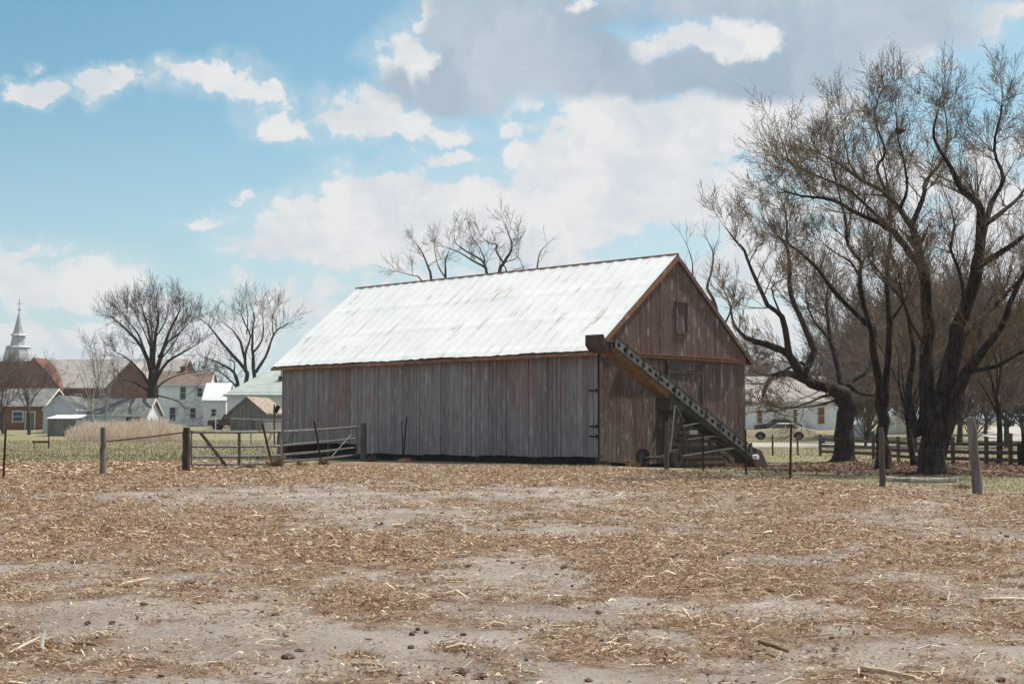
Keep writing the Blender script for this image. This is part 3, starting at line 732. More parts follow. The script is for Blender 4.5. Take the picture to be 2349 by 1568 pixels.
for side in (0, 1):
    o = slope_obj(side).build('roof', MT['barn_roof'], None, smooth=False)
    # axes in barn-local frame
    if side == 0:   # near slope: down-slope goes towards -x, ridge direction +y
        ex = Vector((0, 1, 0)); ey = Vector((-math.cos(ang), 0, -math.sin(ang)))
        org = Vector((BW/2, -EO0, RZ+.06))
    else:
        ex = Vector((0, 1, 0)); ey = Vector((math.cos(ang), 0, -math.sin(ang)))
        org = Vector((BW/2, -EO0, RZ+.06))
    ez = ex.cross(ey)
    if ez.z < 0: ez = -ez
    if side == 1: pass
    M = Matrix((ex, ey, ez)).transposed().to_4x4(); M.translation = org
    # keep the frame right-handed by mirroring x where needed
    if M.to_3x3().determinant() < 0:
        for vtx in o.data.vertices: pass
        M = Matrix((-ex, ey, ez)).transposed().to_4x4(); M.translation = org+ex*(BL+EO0+EO1)
    o.parent = barn; o.rotation_mode = 'QUATERNION'; o.location = M.translation; o.rotation_quaternion = M.to_quaternion()
    o['label'] = 'bright white metal roof slope with rusty streaks' if side == 0 else 'far roof slope'
mb = MB(); mb.tube([(BW/2, -EO0-.02, RZ+.07), (BW/2, BL+EO1, RZ+.07)], .05, 8); mb.build('ridge_cap', MT['barn_trim'], barn, local=True)
# roof boards (underside deck)
for side in (0, 1):
    s = -1 if side == 0 else 1; mb = MB()
    a0 = Vector((BW/2, 0, RZ-.01)); a1 = Vector((BW/2+s*(BW/2+OV), 0, RZ-.01-slope*(BW/2+OV)))
    mb.prism([a0+Vector((0, -EO0, 0)), a1+Vector((0, -EO0, 0)), a1+Vector((0, -EO0, -.03)), a0+Vector((0, -EO0, -.03))], (0, BL+EO0+EO1-.02, 0))
    mb.build('roof_deck', MT['dark_wood'], barn, local=True)
    # rake board on the near gable
    mb = MB(); mb.prism([a0+Vector((0, -EO0-.004, .05)), a1+Vector((s*.02, -EO0-.004, .05)), a1+Vector((s*.02, -EO0-.004, -.15)), a0+Vector((0, -EO0-.004, -.17))], (0, -.03, 0), .5)
    mb.build('rake_board', MT['barn_trim' if side == 0 else 'barn_gable'], barn, local=True)
    # eave fascia
    mb = MB(); rr = random.Random(3); y = -EO0
    while y < BL+EO1-.05:
        w = min(rr.uniform(3, 4.2), BL+EO1-y); mb.box((a1.x+s*.015, y+w/2, a1.z-.055), (.03, w-.01, .13), None, rr.random()); y += w
    mb.build('eave_board', MT['barn_trim'], barn, local=True)
mb = MB(); mb.box((-.055, .09, (WH+.25)/2), (.03, .17, WH-.5), None, .7); mb.build('corner_board', MT['barn_side'], barn, local=True)
mb = MB(); mb.box((.10, -.065, (WH+.25)/2-.1), (.2, .03, WH-.7), None, .2); mb.build('corner_board', MT['barn_gable'], barn, local=True)
# door track, sliding doors, loft hatch
mb = MB(); mb.box((5.15, -.16, LOFT-.02), (7.3, .09, .12), None, .6); mb.box((5.15, -.21, LOFT+.06), (7.4, .14, .03), None, .4); mb.build('door_track', MT['barn_trim'], barn, local=True)
dr = gable(-.125, -1, None, 12, 4.0, 6.35, ztop=LOFT-.10, zbot=.28).build('sliding_door', MT['barn_door'], barn, local=True, label='darker grey sliding door')
mb = MB()
for zz in (.7, 2.1, 3.6): mb.box((5.17, -.185, zz), (2.3, .025, .14), None, .3)
for xx in (4.05, 6.3): mb.box((xx, -.189, 2.1), (.1, .03, 3.6), None, .3)
mb.build('brace', MT['barn_door'], dr, local=True)
hx = 5.02; mb = MB(); mb.box((hx, -.112, 5.75), (.62, .02, 1.15), None, .5); hb = mb.build('loft_hatch', MT['barn_door'], barn, local=True)
mb = MB(); mb.box((hx, -.15, 6.38), (.86, .08, .09), None, .3); mb.box((hx, -.14, 5.14), (.8, .05, .08), None, .3)
for s in (-1, 1): mb.box((hx+s*.36, -.135, 5.75), (.09, .05, 1.16), None, .3)
mb.build('hatch_frame', MT['barn_gable'], hb, local=True)
for zz in (1.05, 1.42, 2.75): 
    mb = MB(); mb.box((-.085, .18, zz), (.02, .42, .06)); mb.tube([(-.09, .02, zz-.08), (-.09, .02, zz+.08)], .03, 8); mb.build('hinge', MT['black'], barn, local=True)
# ------------------------------------------------------------------ CONVEYOR (grain elevator)
hd = S(1392, 796, 51.2); ft = G(1728, 58.3); ft.z += .25
cv = thing('grain_conveyor', 'inclined metal grain conveyor leaning from the ground up to the barn eave', 'conveyor', G(1728, 58.3))
ax = (hd-ft).normalized(); side = Vector((ax.x, ax.y, 0)).normalized(); side = Vector((-side.y, side.x, 0))   # horizontal perpendicular
if side.y > 0: side = -side     # towards the camera side
upn = side.cross(ax)
if upn.z < 0: upn = -upn
LC = (hd-ft).length; CWD = .34; PH = .36
def cp(t, s, h): return ft+ax*t+side*s+upn*h     # along, sideways (+ = camera side), normal height
def panel_obj(s, name, mat):
    mb = MB(); pitch = LC/26.; th = .012
    nxt = []
    for k in range(26):
        t0 = k*pitch; t1 = t0+pitch
        # frame with an oval hole: ring of quads between rectangle and ellipse
        cx_, hw, hh = (t0+t1)/2, pitch*.27, PH*.24
        n = 16; outer = []; inner = []
        for i in range(n):
            a = 2*math.pi*i/n+math.pi/n; c_, s_ = math.cos(a), math.sin(a)
            inner.append((cx_+hw*c_, PH*.48+hh*s_)); q = max(abs(c_), abs(s_))
            outer.append((cx_+pitch/2*c_/q, PH/2+PH/2*s_/q))
        for zz in (0, th):
            vs = [cp(p[0], s+zz, p[1]) for p in outer+inner]
            mb.add(vs, [(i, (i+1) % n, n+(i+1) % n, n+i) for i in range(n)])
    return mb.build(name, mat, cv)
panel_obj(CWD, 'side_panel', MT['conv_grey']); panel_obj(-CWD, 'side_panel', MT['conv_grey'])
mb = MB()
mb.beam(cp(0, CWD+.03, PH+.02), cp(LC, CWD+.03, PH+.02), .06, .04, upn); mb.beam(cp(0, CWD+.03, -.01), cp(LC, CWD+.03, -.01), .05, .04, upn)
mb.beam(cp(0, -CWD-.02, PH+.02), cp(LC, -CWD-.02, PH+.02), .06, .04, upn)
mb.build('edge_rails', MT['rail_wood'], cv)
for k in range(1, 10):
    t = LC*k/9.6; mb = MB(); mb.beam(cp(t, CWD+.045, -.03), cp(t, CWD+.045, PH+.08), .05, .035, ax); mb.beam(cp(t, -CWD-.04, PH+.07), cp(t, CWD+.06, PH+.07), .05, .03, upn)
    mb.build('cross_brace', MT['conv_dark'], cv)
mb = MB(); mb.add([cp(0, -CWD, .12), cp(0, CWD, .12), cp(LC, CWD, .12), cp(LC, -CWD, .12)], [(0, 1, 2, 3)]); mb.build('belt', MT['conv_dark'], cv)
# return pan: tan upper part, lower part darker, its shade put into the colour
def pan(t0, t1, d0, d1, mat, nm):
    mb = MB(); th = .02
    P4 = [cp(t0, -CWD, -.02), cp(t0, CWD, -.02), cp(t1, CWD, -.02), cp(t1, -CWD, -.02)]
    B4 = [cp(t0, -CWD*.8, -d0), cp(t0, CWD*.8, -d0), cp(t1, CWD*.8, -d1), cp(t1, -CWD*.8, -d1)]
    mb.add(P4+B4, [(0, 1, 2, 3), (7, 6, 5, 4), (0, 4, 5, 1), (1, 5, 6, 2), (2, 6, 7, 3), (3, 7, 4, 0)]); return mb.build(nm, mat, cv)
pan(LC*.62, LC*1.0, .22, .14, MT['conv_tan'], 'return_pan'); pan(.3, LC*.62-.004, .14, .24, MT['conv_dark'], 'lower_pan')
# discharge head
hx_ = S(1380, 790, 51.3); axh = Vector((ax.x, ax.y, 0)).normalized(); Z = Vector((0, 0, 1))
def hp(a, s_, z): return hx_+axh*a+side*s_+Z*z
mb = MB(); mb.prism([hp(-.42, CWD+.08, -.10), hp(-.42, CWD+.08, .10), hp(.28, CWD+.08, .12), hp(.42, CWD+.08, .34), hp(.42, CWD+.08, -.03), hp(.20, CWD+.08, -.26), hp(-.2, CWD+.08, -.30)], -side*(2*CWD+.16))
mb.tube([hp(0, CWD+.14, -.05), hp(0, -CWD-.14, -.05)], .06, 10)
mb.build('discharge_head', MT['dark_wood'], cv)
mb = MB(); mb.beam(hp(-.42, CWD+.10, .09), hp(.26, CWD+.10, .11), .03, .06); mb.build('head_rim', MT['rail_wood'], cv)
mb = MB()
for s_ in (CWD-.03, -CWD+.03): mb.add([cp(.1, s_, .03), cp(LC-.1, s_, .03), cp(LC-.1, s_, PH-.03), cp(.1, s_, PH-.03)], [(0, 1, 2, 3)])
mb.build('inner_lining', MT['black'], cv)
# foot hopper
mb = MB(); mb.prism([cp(-.95, CWD+.12, -.30), cp(-.9, CWD+.12, -.18), cp(.35, CWD+.12, PH+.10), cp(.75, CWD+.12, PH+.04), cp(.7, CWD+.12, -.2), cp(.1, CWD+.12, -.34)], -side*(2*CWD+.24)); mb.build('foot_hopper', MT['dark_wood'], cv)
# undercarriage
tb = LC*.60; top = cp(tb, 0, -.28); wl = G(1512, 52.3); wl.z += .34
mb = MB()
for s in (-1, 1):
    o_ = side*(CWD*.9*s); tp = top+o_
    mb.tube([tp, tp+Vector((.15, 0, -.5))+side*.1*s, tp+Vector((.35, .2, -1.2)), tp+Vector((.45, .3, -2.2))], .045, 8)
    mb.tube([tp, wl+side*.45*s], .045, 8)
    mb.tube([wl+side*.45*s, cp(LC*.18, CWD*.9*s, -.1)], .045, 8)
    mb.tube([tp+Vector((.25, .1, -.85)), cp(LC*.42, CWD*.9*s, -.15)], .035, 8)
    mb.tube([tp+Vector((.35, .2, -1.35)), cp(LC*.30, CWD*.9*s, -.15)], .035, 8)
mb.tube([wl+side*.75, wl-side*.75], .05, 8)
mb.prism([cp(tb-.7, CWD, -.05), cp(tb+.45, CWD, -.05), cp(tb+.25, CWD, -.62), cp(tb-.35, CWD, -.55)], -side*2*CWD)
mb.build('undercarriage', MT['conv_dark'], cv)
mb = MB()
for s in (-1, 1): mb.tube([cp(LC*.28, CWD*.8*s, -.35), cp(LC*.045, CWD*.8*s, -.45)], .04, 8)
mb.build('drive_shaft', MT['rust'], cv)
for s in (-1, 1):
    c = wl+side*.75*s; mb = MB(); mb.disc_ring(c, side, .17, .35, .18); w = mb.build('wheel', MT['tyre'], cv, smooth=False)
    mb = MB(); mb.disc_ring(c, side, .03, .18, .1, 16); mb.build('rim', MT['conv_dark'], w)
mb = MB(); c = cp(.85, CWD+.25, -.02); mb.tube([c-side*.1, c+side*.12], .1, 12); mb.build('gear_cover', MT['white_paint'], cv, label='small white round gear cover near the foot')
mb = MB(); c = top+Vector((.95, .1, -1.05)); mb.box(c, (.3, .2, .16)); mb.build('motor_cap', MT['galv'], cv)
# junk under conveyor
jk = G(1600, 55.5)
mb = MB()
for k in range(8):
    z_ = jk.z+.12+k*.24; ln = 1.7-.12*k
    mb.beam(jk+Vector((-ln*.7, -ln*.5, 0))+Vector((0, 0, z_-jk.z)), jk+Vector((ln*.7, ln*.6, 0))+Vector((0, 0, z_-jk.z+rng.uniform(-.05, .05))), .2, .12)
mb.build('lumber_stack', MT['dark_wood'], label='dark stack of old planks under the conveyor against the gable', cat='lumber')

# ------------------------------------------------------------------ fences, gates, posts
def wood_post(name, label, px, ybot, ytop, wpx, mat, lean=(0, 0), Y=None, parent=None, group=None, cat='fence post'):
    p = G(px, Y) if Y else GD(px, ybot); sc = p.y/F; h = S(px, ytop, p.y).z-p.z; r = wpx*sc/2
    mb = MB(); n = 6; pts = []; rs = []
    for i in range(n+1):
        t = i/n; pts.append(p+Vector((lean[0]*t*sc+.012*math.sin(i*2.1+px), lean[1]*t, h*t-.05*(i == 0)))); rs.append(r*(1.06-.12*t)*(1+.05*math.sin(i*3+px)))
    rs[-1] *= .93
    mb.tube(pts, rs, 10)
    if parent is None: return mb.build(name, mat, smooth=False, label=label, cat=cat, group=group)
    return mb.build(name, mat, parent, label=label)
def tpost(px, ybot, ytop, lean_px, label=None, parent=None, mat='rust', Y=None, name='steel_post', group=None, k=1.):
    p = G(px, Y) if Y else GD(px, ybot); sc = p.y/F; h = S(px, ytop, p.y).z-p.z
    q = p+Vector((lean_px*sc, 0, h)); mb = MB(); mb.beam(p-Vector((0, 0, .1)), q, .055*k, .012, (0, 1, 0)); mb.beam(p-Vector((0, 0, .1)), q, .012, .045*k, (0, 1, 0))
    d = q-p
    for i in range(1, 12): c = p+d*i/12; mb.box(c+Vector((0, -.03, 0)), (.03*k, .02, .025))
    if parent is None: return mb.build(name, MT[mat], label=label, cat='fence post', group=group)
    return mb.build(name, MT[mat], parent, label=label)
def woven(mb, p, q, h, rows=8, step=.16, r=.0017, z0=.05):
    d = q-p; L = d.length
    for k in range(rows):
        z_ = z0+h*(k/(rows-1))**1.25; n = max(2, int(L/.8)); pts = []
        for i in range(n+1):
            t = i/n; v = p+d*t; pts.append((v.x, v.y, p.z+(q.z-p.z)*t+z_-.03*math.sin(math.pi*t)+rng.uniform(-.006, .006)))
        mb.path(pts, [r]*(n+1))
    n = int(L/step)
    for i in range(1, n):
        v = p+d*(i/n); x_ = rng.uniform(-.01, .01)
        mb.path([(v.x, v.y, v.z+z0), (v.x+x_, v.y, v.z+z0+h*.5), (v.x, v.y, v.z+z0+h)], [r*.8]*3)
# left woven wire fence
lf = thing('wire_fence', 'woven wire fence with a brace rail left of the gate', 'fence', GD(237, 1088))
tpost(10, 1096, 985, 3, parent=lf, name='steel_post')
wood_post('post', None, 237, 1088, 980, 13, MT['post_grey'], parent=lf)
wood_post('post', 'thick dark corner post at the gate', 428, 1081, 980, 18, MT['dark_wood'], parent=lf)
P0 = GD(10, 1096); P1 = GD(237, 1088); P2 = GD(428, 1081); Pm = P0+(P0-P1)*1.0
mb = MB(); a = S(246, 1012, P1.y); c = S(424, 991, P2.y); mb.tube([a, (a+c)/2+Vector((0, 0, -.01)), c], .022, 8); mb.build('brace_rail', MT['rust'], lf)
mb = MB(); woven(mb, Pm, P0, 1.05); woven(mb, P0, P1, 1.05); woven(mb, P1, P2, 1.05); mb.build('wire_mesh', MT['wire'], lf)
# gates
def gate(label, pl, yl, pr, yr, ysl, ysr, braces, Yl, Yr, bw=1.):
    a = G(pl, Yl); c = G(pr, Yr); g = thing('tube_gate', label, 'gate', a, group='tube gates between the fence and the barn')
    L = [S(pl, q, Yl) for q in ysl]; Rr = [S(pr, q, Yr) for q in ysr]
    for i, (p, q) in enumerate(zip(L, Rr)): mb = MB(); mb.tube([p, (p+q)/2+Vector((0, 0, -.015)), q], .044 if i else .05, 8); mb.build('rail', MT['gate_steel'], g)
    for (p, q) in ((L[0], L[-1]), (Rr[0], Rr[-1])): mb = MB(); mb.tube([p, q], .026, 8); mb.build('end_tube', MT['gate_steel'], g)
    def pt(u, w, o_=.035):
        tp = L[0].lerp(Rr[0], u); bt = L[-1].lerp(Rr[-1], u); v = tp.lerp(bt, w); d = (Rr[0]-L[0]); nrm = Vector((d.y, -d.x, 0)).normalized()
        if nrm.y > 0: nrm = -nrm
        return v+nrm*o_
    for (u0, w0, u1, w1) in braces: mb = MB(); mb.beam(pt(u0, w0), pt(u1, w1), .10*bw, .014, (0, 1, 0)); mb.build('brace', MT['gate_brace'], g)
    return g
gate('silver tube gate beside the thick dark post, with diagonal braces', 439, 0, 642, 0, [990, 1023, 1047, 1064], [989, 1022, 1044, 1062], [(.08, .02, .35, 1.05), (.50, 0, .50, 1.05), (.89, .05, .68, 1.05)], 44.4, 50.0)
gate('silver tube gate panel standing in front of the barn wall', 648, 0, 818, 0, [990, 1021, 1043, 1059], [979, 1005, 1026, 1043], [(.90, .25, .60, 1.0)], 50.2, 59.4, .3)
wood_post('gate_post', 'pale grey wooden post between the two tube gates', 642, 1066, 990, 13, MT['post_grey'], Y=50.2)
wood_post('gate_post', 'brown wooden post at the right end of the gates against the barn', 834, 1053, 970, 14, MT['post_wood'], Y=60.2)
GT = 'leaning steel posts along the gates'
tpost(628, 1067, 972, -26, 'rusty leaning steel post crossing the braced gate', Y=48.6, group=GT, mat='rust', k=1.3)
tpost(740, 1066, 964, -20, 'rusty leaning steel post crossing the gate panel before the barn', Y=51.5, group=GT, mat='rust', k=1.3)
tpost(924, 1060, 955, 9, 'dark steel rod leaning right against the side wall of the barn', Y=56.2, mat='black', name='steel_rod', group='steel rods by the barn wall')
tpost(926, 1060, 966, -5, 'thin dark steel rod, the shorter one by the side wall', Y=56.3, mat='black', name='steel_rod', group='steel rods by the barn wall', k=.6)

# right woven wire fence
rf = thing('wire_fence', 'wire fence with heavy grey posts along the right edge of the field', 'fence', GD(2240, 1134))
pr_ = [(1528, 1077, 966, 11, 'w', 3), (1612, 1081, 1000, 5, 's', 0), (1710, 1087, 985, 5, 's', 0), (1811, 1100, 973, 7, 's', 4), (2022, 1116, 980, 13, 'w', 0), (2241, 1134, 957, 22, 'w', -14)]
pts = []
for (px, yb, yt, w, t, ln) in pr_:
    pts.append(GD(px, yb))
    if t == 'w': wood_post('post', None, px, yb, yt, w, MT['post_wood' if px < 2000 else ('post_grey' if px > 2100 else 'post_wood')], lean=(ln, 0), parent=rf)
    else: tpost(px, yb, yt, ln, parent=rf)
pts.append(pts[-1]+Vector((9, -6, 0)))
mb = MB()
for p, q in zip(pts[:-1], pts[1:]): woven(mb, p, q, 1.05, 7)
mb.build('wire_mesh', MT['wire'], rf)
mb = MB(); mb.path([tuple(S(2024, 1000, pts[4].y)), tuple(S(2045, 1035, pts[4].y+.3)), tuple(S(2078, 1066, pts[4].y+.8))], [.006]*3); mb.build('guy_wire', MT['galv'], rf)
# log on the ground
P = GD(2027, 1108); Q2 = GD(2195, 1111); mb = MB(); n = 10
for q in (P, Q2): q.z += .12
mb.tube([P.lerp(Q2, i/n)+Vector((0, 0, -.03*math.sin(math.pi*i/n))) for i in range(n+1)], [.062+.006*math.sin(i*2) for i in range(n+1)], 10)
mb.build('log', MT['log_top'], label='peeled grey pole lying beside the fence post in the grass', cat='log')
# fallen branches
mb = MB(); a = S(2165, 1072, 42.5); a.z = .12
mb.tube([a, a+Vector((.5, -.3, .02)), a+Vector((1.0, -.2, -.05)), a+Vector((1.9, .1, -.06))], [.035, .03, .025, .015], 6)
mb.tube([a+Vector((.1, -.1, .1)), a+Vector((.5, -.5, -.02)), a+Vector((.8, -.9, -.08))], [.03, .02, .012], 6)
mb.build('fallen_branch', MT['corn_pale'], label='pale dead branch lying right of the big forked trunk', cat='branch')
# posts near road
GPp = 'short posts between the barn and the road'
wood_post('short_post', 'short reddish post leaning right, nearest the barn corner', 1720, 1043, 1015, 6, MT['rail_wood'], lean=(3, 0), Y=72, group=GPp)
wood_post('short_post', 'short thin post standing in front of the tan car door', 1772, 1044, 996, 4.5, MT['rail_wood'], Y=73, group=GPp)
wood_post('short_post', 'short thin post standing in front of the tan car rear wheel', 1830, 1044, 996, 4.5, MT['rail_wood'], lean=(-2, 0), Y=74, group=GPp)
# board fence
bf = thing('board_fence', 'dark board fence with horizontal rails behind the tall trees', 'fence', G(1880, 73))
def bp(px): t = (px-1880)/(2480-1880); return G(px, 1/((1-t)/73.0+t/47.0))
fx = [1881, 1942, 2003, 2060, 2118, 2185, 2262, 2317, 2372, 2440]
for i, px in enumerate(fx):
    p = bp(px); mb = MB(); h = 1.08+(.12 if i % 3 == 1 else 0); mb.box(p+Vector((0, 0, h/2-.1)), (.13, .13, h+.2)); mb.build('post', MT['rail_wood'], bf)
for k, zz in enumerate((.22, .50, .80)):
    for a, c in zip(fx[:-1], fx[1:]):
        p = bp(a)+Vector((0, -.085, zz+rng.uniform(-.02, .02))); q = bp(c)+Vector((0, -.085, zz+rng.uniform(-.02, .02))); mb = MB(); mb.beam(p, q, .03, .14); mb.build('rail', MT['rail_wood'], bf)
p = bp(2338)+Vector((0, -.5, 0)); mb = MB(); mb.tube([p, p+Vector((0, 0, .5)), p+Vector((0, 0, .82))], [.24, .26, .25], 14); mb.tube([p+Vector((0, 0, .8)), p+Vector((0, 0, 1.2))], .10, 10)
mb.build('barrel', MT['black'], label='dark barrel standing before the board fence at the right edge', cat='barrel')

# ------------------------------------------------------------------ buildings
def house(name, label, cat, px, Y, rz, w, d, wh, rh, wall, roof, ridge='x', ov=.35, wins=(), chim=None, trim='trim_white', zoff=0., doors=(), group=None):
    """front-left base corner seen at px; w = width along local x, d = depth along local y; gable per ridge axis"""
    p = G(px, Y); p.z += zoff; h = thing(name, label, cat, p, rz, group)
    mb = MB()
    if ridge == 'x':   # ridge runs along x: gables at x=0,w
        prof = [(0, -.6), (d, -.6), (d, wh), (d/2, wh+rh), (0, wh)]
        mb.prism([Vector((0, q[0], q[1])) for q in prof], (w, 0, 0)); 
    else:
        prof = [(0, -.6), (w, -.6), (w, wh), (w/2, wh+rh), (0, wh)]
        mb.prism([Vector((q[0], 0, q[1])) for q in prof], (0, d, 0))
    mb.build('wall', MT[wall], h, local=True)
    half = (d if ridge == 'x' else w)/2; sl_ = rh/half; th = .14
    rmb = MB()
    for s in (-1, 1):
        a = (0, wh+rh+.03); e = (s*(half+ov), wh+rh+.03-sl_*(half+ov))
        pr = [a, e, (e[0], e[1]+th), (a[0], a[1]+th)]
        if ridge == 'x': rmb.prism([Vector((-ov, d/2+q[0], q[1])) for q in pr], (w+2*ov, 0, 0))
        else: rmb.prism([Vector((w/2+q[0], -ov, q[1])) for q in pr], (0, d+2*ov, 0))
    ro = rmb.build('roof', MT[roof], h, local=True)
    tm = MB()
    for s in (-1, 1):
        e = (s*(half+ov), wh+rh-.02-sl_*(half+ov))
        for (oo) in ((-ov-.02), ((w if ridge == 'x' else d)+ov-.02)):
            if ridge == 'x': tm.prism([Vector((oo, d/2, wh+rh-.02)), Vector((oo, d/2+e[0], e[1])), Vector((oo, d/2+e[0], e[1]+.2)), Vector((oo, d/2, wh+rh+.18))], (.04, 0, 0))
            else: tm.prism([Vector((w/2, oo, wh+rh-.02)), Vector((w/2+e[0], oo, e[1])), Vector((w/2+e[0], oo, e[1]+.2)), Vector((w/2, oo, wh+rh+.18))], (0, .04, 0))
        if ridge == 'x': tm.box((w/2, d/2+e[0]+s*.02, e[1]+.1), (w+2*ov, .04, .18))
        else: tm.box((w/2+e[0]+s*.02, d/2, e[1]+.1), (.04, d+2*ov, .18))
    tm.build('trim', MT[trim], h, local=True)
    if chim:
        for (cx_, cy_, cw, ch) in chim:
            mb = MB(); mb.box((cx_, cy_, wh+rh*.6+ch/2), (cw, cw, ch+rh*.6)); mb.box((cx_, cy_, wh+rh*.9+ch+.05), (cw+.12, cw+.12, .1)); mb.build('chimney', MT['brick'], ro, local=True)
    def opening(nm, face, c, z, ww, hh, pane, frame):
        f = MB(); g = MB()
        def B(mbb, dx, z0, sx, sz, dep):
            if face == 'f': mbb.box((c+dx, -dep/2, z0), (sx, dep, sz))
            elif face == 'b': mbb.box((c+dx, d+dep/2, z0), (sx, dep, sz))
            elif face == 'r': mbb.box((w+dep/2, c+dx, z0), (dep, sx, sz))
            else: mbb.box((-dep/2, c+dx, z0), (dep, sx, sz))
        B(f, 0, z+hh/2+.05, ww+.24, .12, .07); B(f, 0, z-hh/2-.05, ww+.26, .1, .09); B(f, -ww/2-.05, z, .1, hh, .06); B(f, ww/2+.05, z, .1, hh, .06)
        if nm == 'window': B(f, 0, z, ww, .05, .04)
        fo = f.build(nm, MT[frame], h, local=True); B(g, 0, z, ww, hh, .02); g.build('pane' if nm == 'window' else 'door_leaf', MT[pane], fo, local=True)
    for q in wins: opening('window', q[0], q[1], q[2], q[3], q[4], q[5] if len(q) > 5 else 'glass', trim)
    for q in doors: opening('door', q[0], q[1], q[2], q[3], q[4], q[5] if len(q) > 5 else 'shingle_brown', trim)
    return h
def mpp(Y): return Y/F
# 1 church
Yc = 262; k = mpp(Yc)
gp = G(96, Yc)
ch = house('church', 'large red brick church with a long grey roof and a pointed steeple', 'church', 70, Yc, R(-6), 27, 15, 7.3, 5.2, 'brick', 'slate', 'x', .5,
      wins=[('f', 4.5, 4, 1.3, 3.6), ('f', 9, 4, 1.3, 3.6), ('f', 13.5, 4, 1.3, 3.6), ('l', 7.5, 7, 1.6, 4)], zoff=-1.0)
# transept
mb = MB(); mb.prism([Vector((16, -3, -1)), Vector((24, -3, -1)), Vector((24, -3, 7.4)), Vector((20, -3, 11.4)), Vector((16, -3, 7.4))], (0, 9, 0)); tw = mb.build('transept', MT['brick'], ch, local=True)
mb = MB()
for s in (-1, 1):
    pr = [Vector((20, -3.4, 11.45)), Vector((20+s*4.5, -3.4, 6.9)), Vector((20+s*4.5, -3.4, 7.1)), Vector((20, -3.4, 11.7))]; mb.prism(pr, (0, 10, 0))
mb.build('transept_roof', MT['slate'], tw, local=True)
mb = MB(); mb.prism([Vector((-4.0, -2, -1)), Vector((6.5, -2, -1)), Vector((6.5, -2, 7.0)), Vector((1.2, -2, 12.6)), Vector((-4.0, -2, 7.0))], (0, 6, 0)); mb.build('front_gable', MT['brick'], ch, local=True)
# steeple
sp = S(40, 900, Yc+6); base = Vector((sp.x, sp.y, 1.5))
def zt(py): return S(40, py, Yc+6).z
sb = MB(); w0 = 3.6
sb.box((base.x, base.y, (zt(830)+0)/2), (7.2, 7.2, zt(830)-0)); 
steeple = sb.build('tower', MT['brick'], ch)
def frus(mb, c, z0, z1, r0, r1, n=8, rot=math.pi/8):
    vs = [Vector((c.x+r*math.cos(2*math.pi*i/n+rot), c.y+r*math.sin(2*math.pi*i/n+rot), z)) for (z, r) in ((z0, r0), (z1, r1)) for i in range(n)]
    mb.add(vs, [(i, (i+1) % n, n+(i+1) % n, n+i) for i in range(n)]+[tuple(range(n-1, -1, -1)), tuple(range(n, 2*n))])
mb = MB(); frus(mb, base, zt(830), zt(797), 2.9, 2.2); frus(mb, base, zt(797), zt(793), 2.4, 2.0); frus(mb, base, zt(793), zt(770), 1.5, 1.15); frus(mb, base, zt(770), zt(765), 1.55, 1.15)
frus(mb, base, zt(765), zt(716), 1.05, .1)
st = mb.build('spire', MT['spire_copper'], steeple)
mb = MB(); mb.tube([(base.x, base.y, zt(718)), (base.x, base.y, zt(684))], .07, 6); mb.beam((base.x-.5, base.y, zt(696)), (base.x+.5, base.y, zt(696)), .1, .12); frus(mb, base, zt(712), zt(709), .28, .28)
mb.build('cross', MT['spire_copper'], steeple)
# 2 low brick building at far left
house('brick_building', 'low reddish building with a grey roof at the far left', 'building', -60, 150, R(0), 7.3, 8, 2.6, 1.7, 'old_brick', 'shingle_grey', 'x', .35, wins=[('f', 2.2, 1.4, 1.2, 1), ('f', 4.6, 1.4, 1.0, 1)], doors=[('f', 5.9, .9, .9, 1.9)])
# 3 long pale outbuilding: gable end on the left, long front
house('outbuilding', 'long pale outbuilding with a grey roof behind the tall grass', 'building', 176, 142, R(-1), 6.9, 5.5, 1.75, 1.5, 'pale_siding', 'shingle_grey', 'x', .3, wins=[('f', 5.2, .9, .55, 1.2), ('f', 6.1, .9, .55, 1.2)])
house('outbuilding', 'pale blue gable-ended shed at the left end of the outbuilding', 'building', 98, 139, R(-4), 3.2, 6, 2.2, 1.3, 'blue_siding', 'shingle_grey', 'y', .08, trim='blue_siding')
# 4 box shed
b4 = thing('metal_shed', 'small metal box shed with a bright flat lid before the blue gable', 'shed', G(107, 131), R(-8))
mb = MB(); mb.box((1.45, .9, .75), (2.75, 1.8, 1.7)); mb.build('body', MT['weathered'], b4, local=True)
mb = MB(); mb.prism([Vector((0, -.15, 1.58)), Vector((2.95, -.15, 1.58)), Vector((2.95, 2.0, 1.9)), Vector((0, 2.0, 1.9))], (0, 0, .05)); mb.build('lid', MT['barn_roof'], b4, local=True)
# 5 white house
house('farmhouse', 'white two storey farmhouse with a brown roof behind the big bare tree', 'house', 362, 170, R(4), 5.9, 7, 4.9, 1.6, 'white_paint', 'shingle_brown', 'x', .3,
      wins=[('f', 1.7, 1.4, .62, 1.55), ('f', 4.1, 1.5, .62, 1.2), ('f', 2.9, 3.9, .62, 1.5), ('f', 4.9, 4.0, .6, 1.0)], chim=[(2.3, 3.5, .55, .8)])
house('farmhouse_wing', 'white low wing between the farmhouse and the hip roofed house', 'house', 466, 166, R(2), 2.6, 6, 3.0, 2.0, 'white_paint', 'pale_siding', 'x', .2, wins=[('f', 1.2, 1.6, .5, .8)])
